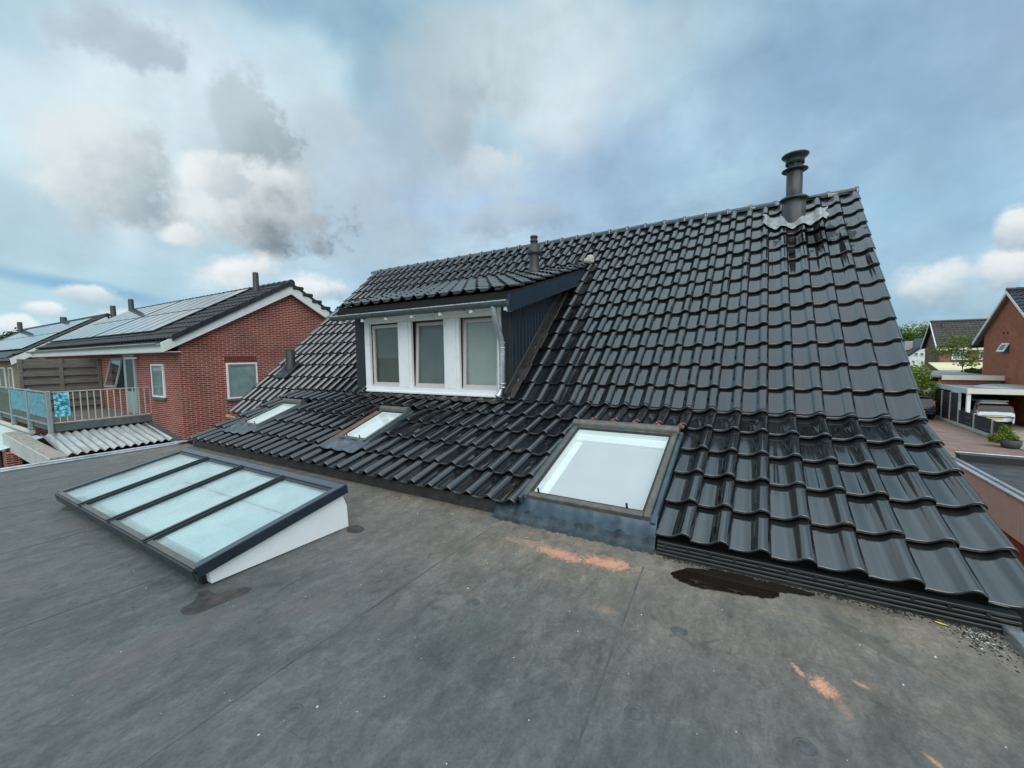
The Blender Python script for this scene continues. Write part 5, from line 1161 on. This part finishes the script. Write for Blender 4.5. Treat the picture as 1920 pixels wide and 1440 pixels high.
# grey-lilac and teal mottling of the high cloud
mot=mixn(sstep(sepE.outputs[2],.36,.64),(.88,1.0,1.01),(.99,1.0,1.02)); mm=t.nodes.new('ShaderNodeMix'); mm.data_type='RGBA'; mm.blend_type='MULTIPLY'; mm.inputs[0].default_value=1.; t.links.new(c,mm.inputs[6]); t.links.new(mot,mm.inputs[7]); c=mm.outputs[2]
lum=ma('ADD',ma('ADD',ma('MULTIPLY_ADD',fC,.56,.77),ma('MULTIPLY_ADD',fD,.16,-.08)),ma('MULTIPLY_ADD',fB,.46,-.23)); vm=t.nodes.new('ShaderNodeVectorMath'); vm.operation='SCALE'; t.links.new(c,vm.inputs[0]); t.links.new(lum,vm.inputs['Scale']); c=vm.outputs[0]
# (u,v,su,sv,rot) bright dark opacity softness grad_y grad_x warp
CUM=[((-43.0,18.0,6.4,5.6,14.),(.76,.83,.86),(.34,.42,.48),.9,.55,.55,.75,.8),
((-31.4,26.,3.6,5.6,6.),(.50,.60,.65),(.33,.41,.46),.85,.55,.35,.2,.8),((-41.4,29.3,6.2,2.6,12.),(.47,.55,.64),(.36,.44,.53),.75,.8,.3,.1,.8),
((-30.4,16.8,9.2,5.2,-4.),(.76,.83,.86),(.19,.24,.285),.97,.55,.75,1.0,.6),((-35.6,19.6,3.0,2.6,10.),(.86,.90,.91),(.50,.58,.63),.9,.55,.5,.5,.5),
((-24.5,15.2,4.0,2.4,0.),(.42,.50,.56),(.19,.24,.29),.85,.9,.5,.2,.8),
((-37.9,13.0,2.2,1.3,8.),(.84,.89,.90),(.55,.62,.66),.9,.7,.5,.5,.4),((-33.2,9.6,5.4,2.3,18.),(.90,.93,.94),(.50,.60,.67),.92,.7,.7,.2,.45),((-24.9,8.6,4.0,2.7,-7.),(.86,.91,.92),(.25,.37,.48),.9,.6,1.0,.1,.45),
((-45.5,6.4,2.5,1.0,0.),(.84,.90,.92),(.45,.60,.69),.9,.6,.8,0.,.25),((-48.4,4.9,1.5,.8,4.),(.90,.94,.95),(.50,.64,.72),.95,.5,.8,0.,.2),((-50.2,3.3,1.7,1.0,2.),(.86,.92,.94),(.55,.67,.75),.95,.5,.8,0.,.25),((-42.4,4.2,3.4,1.0,2.),(.82,.89,.92),(.55,.67,.75),.75,.7,.8,0.,.3),
((49.,4.6,4.2,1.5,-6.),(.45,.61,.70),(.27,.42,.55),.75,.8,.6,0.,.4),((46.3,6.2,3.8,2.1,8.),(.86,.91,.92),(.33,.47,.57),.88,.7,.7,.2,.5),((50.4,7.3,2.5,2.1,13.),(.84,.89,.90),(.32,.42,.51),.95,.5,.9,-.1,.45),((50.6,10.2,1.6,1.9,18.),(.82,.88,.89),(.30,.39,.49),.95,.5,.9,-.2,.45),
((-1.7,24.4,6.5,2.6,0.),(.70,.77,.81),(.42,.53,.63),.75,.8,.6,.3,.8),((-.4,17.6,8.8,2.4,6.),(.50,.61,.69),(.30,.41,.53),.75,.8,.7,.1,.6),((-9.,29.,5.5,4.,20.),(.55,.63,.68),(.36,.44,.50),.6,1.,.4,.2,.9),((-20.,27.5,4.,2.5,0.),(.60,.69,.73),(.42,.50,.55),.5,1.,.4,.2,.9)]
for e,hi,lo,op,sm,gy,gxx,wk in CUM:
    wu=ma('MULTIPLY',wuD,wk); wv=ma('MULTIPLY',wvD,wk)
    x,y,d=ell(*e,wu,wv); d=ma('ADD',d,edge)
    f=ma('MULTIPLY',sstep(d,1.15,1.15-sm),op)
    sh=ma('ADD',ma('ADD',ma('MULTIPLY_ADD',y,gy,.15),ma('MULTIPLY',x,-gxx)),inner)
    c=mixn(f,c,mixn(sstep(sh,-.8,.8),kc(lo),kc(hi)))
t.links.new(c,bg.inputs[0])

sun=bpy.data.lights.new('sun','SUN'); sun.energy=1.2; sun.angle=R(80); sun.color=(1.,.975,.945); so=bpy.data.objects.new('sun',sun); col.objects.link(so)
dirv=Vector((math.sin(SUN_AZ)*math.cos(SUN_EL),math.cos(SUN_AZ)*math.cos(SUN_EL),math.sin(SUN_EL)))
so.rotation_euler=dirv.to_track_quat('Z','Y').to_euler(); so.location=dirv*30

vs_=scene.view_settings; scene.display_settings.display_device='sRGB'; vs_.view_transform='Standard'; vs_.look='None'; vs_.exposure=.88; vs_.gamma=1; vs_.use_curve_mapping=False
scene.render.engine='CYCLES'; scene.cycles.max_bounces=8; scene.cycles.transparent_max_bounces=12; scene.cycles.use_denoising=True; scene.cycles.sample_clamp_indirect=8
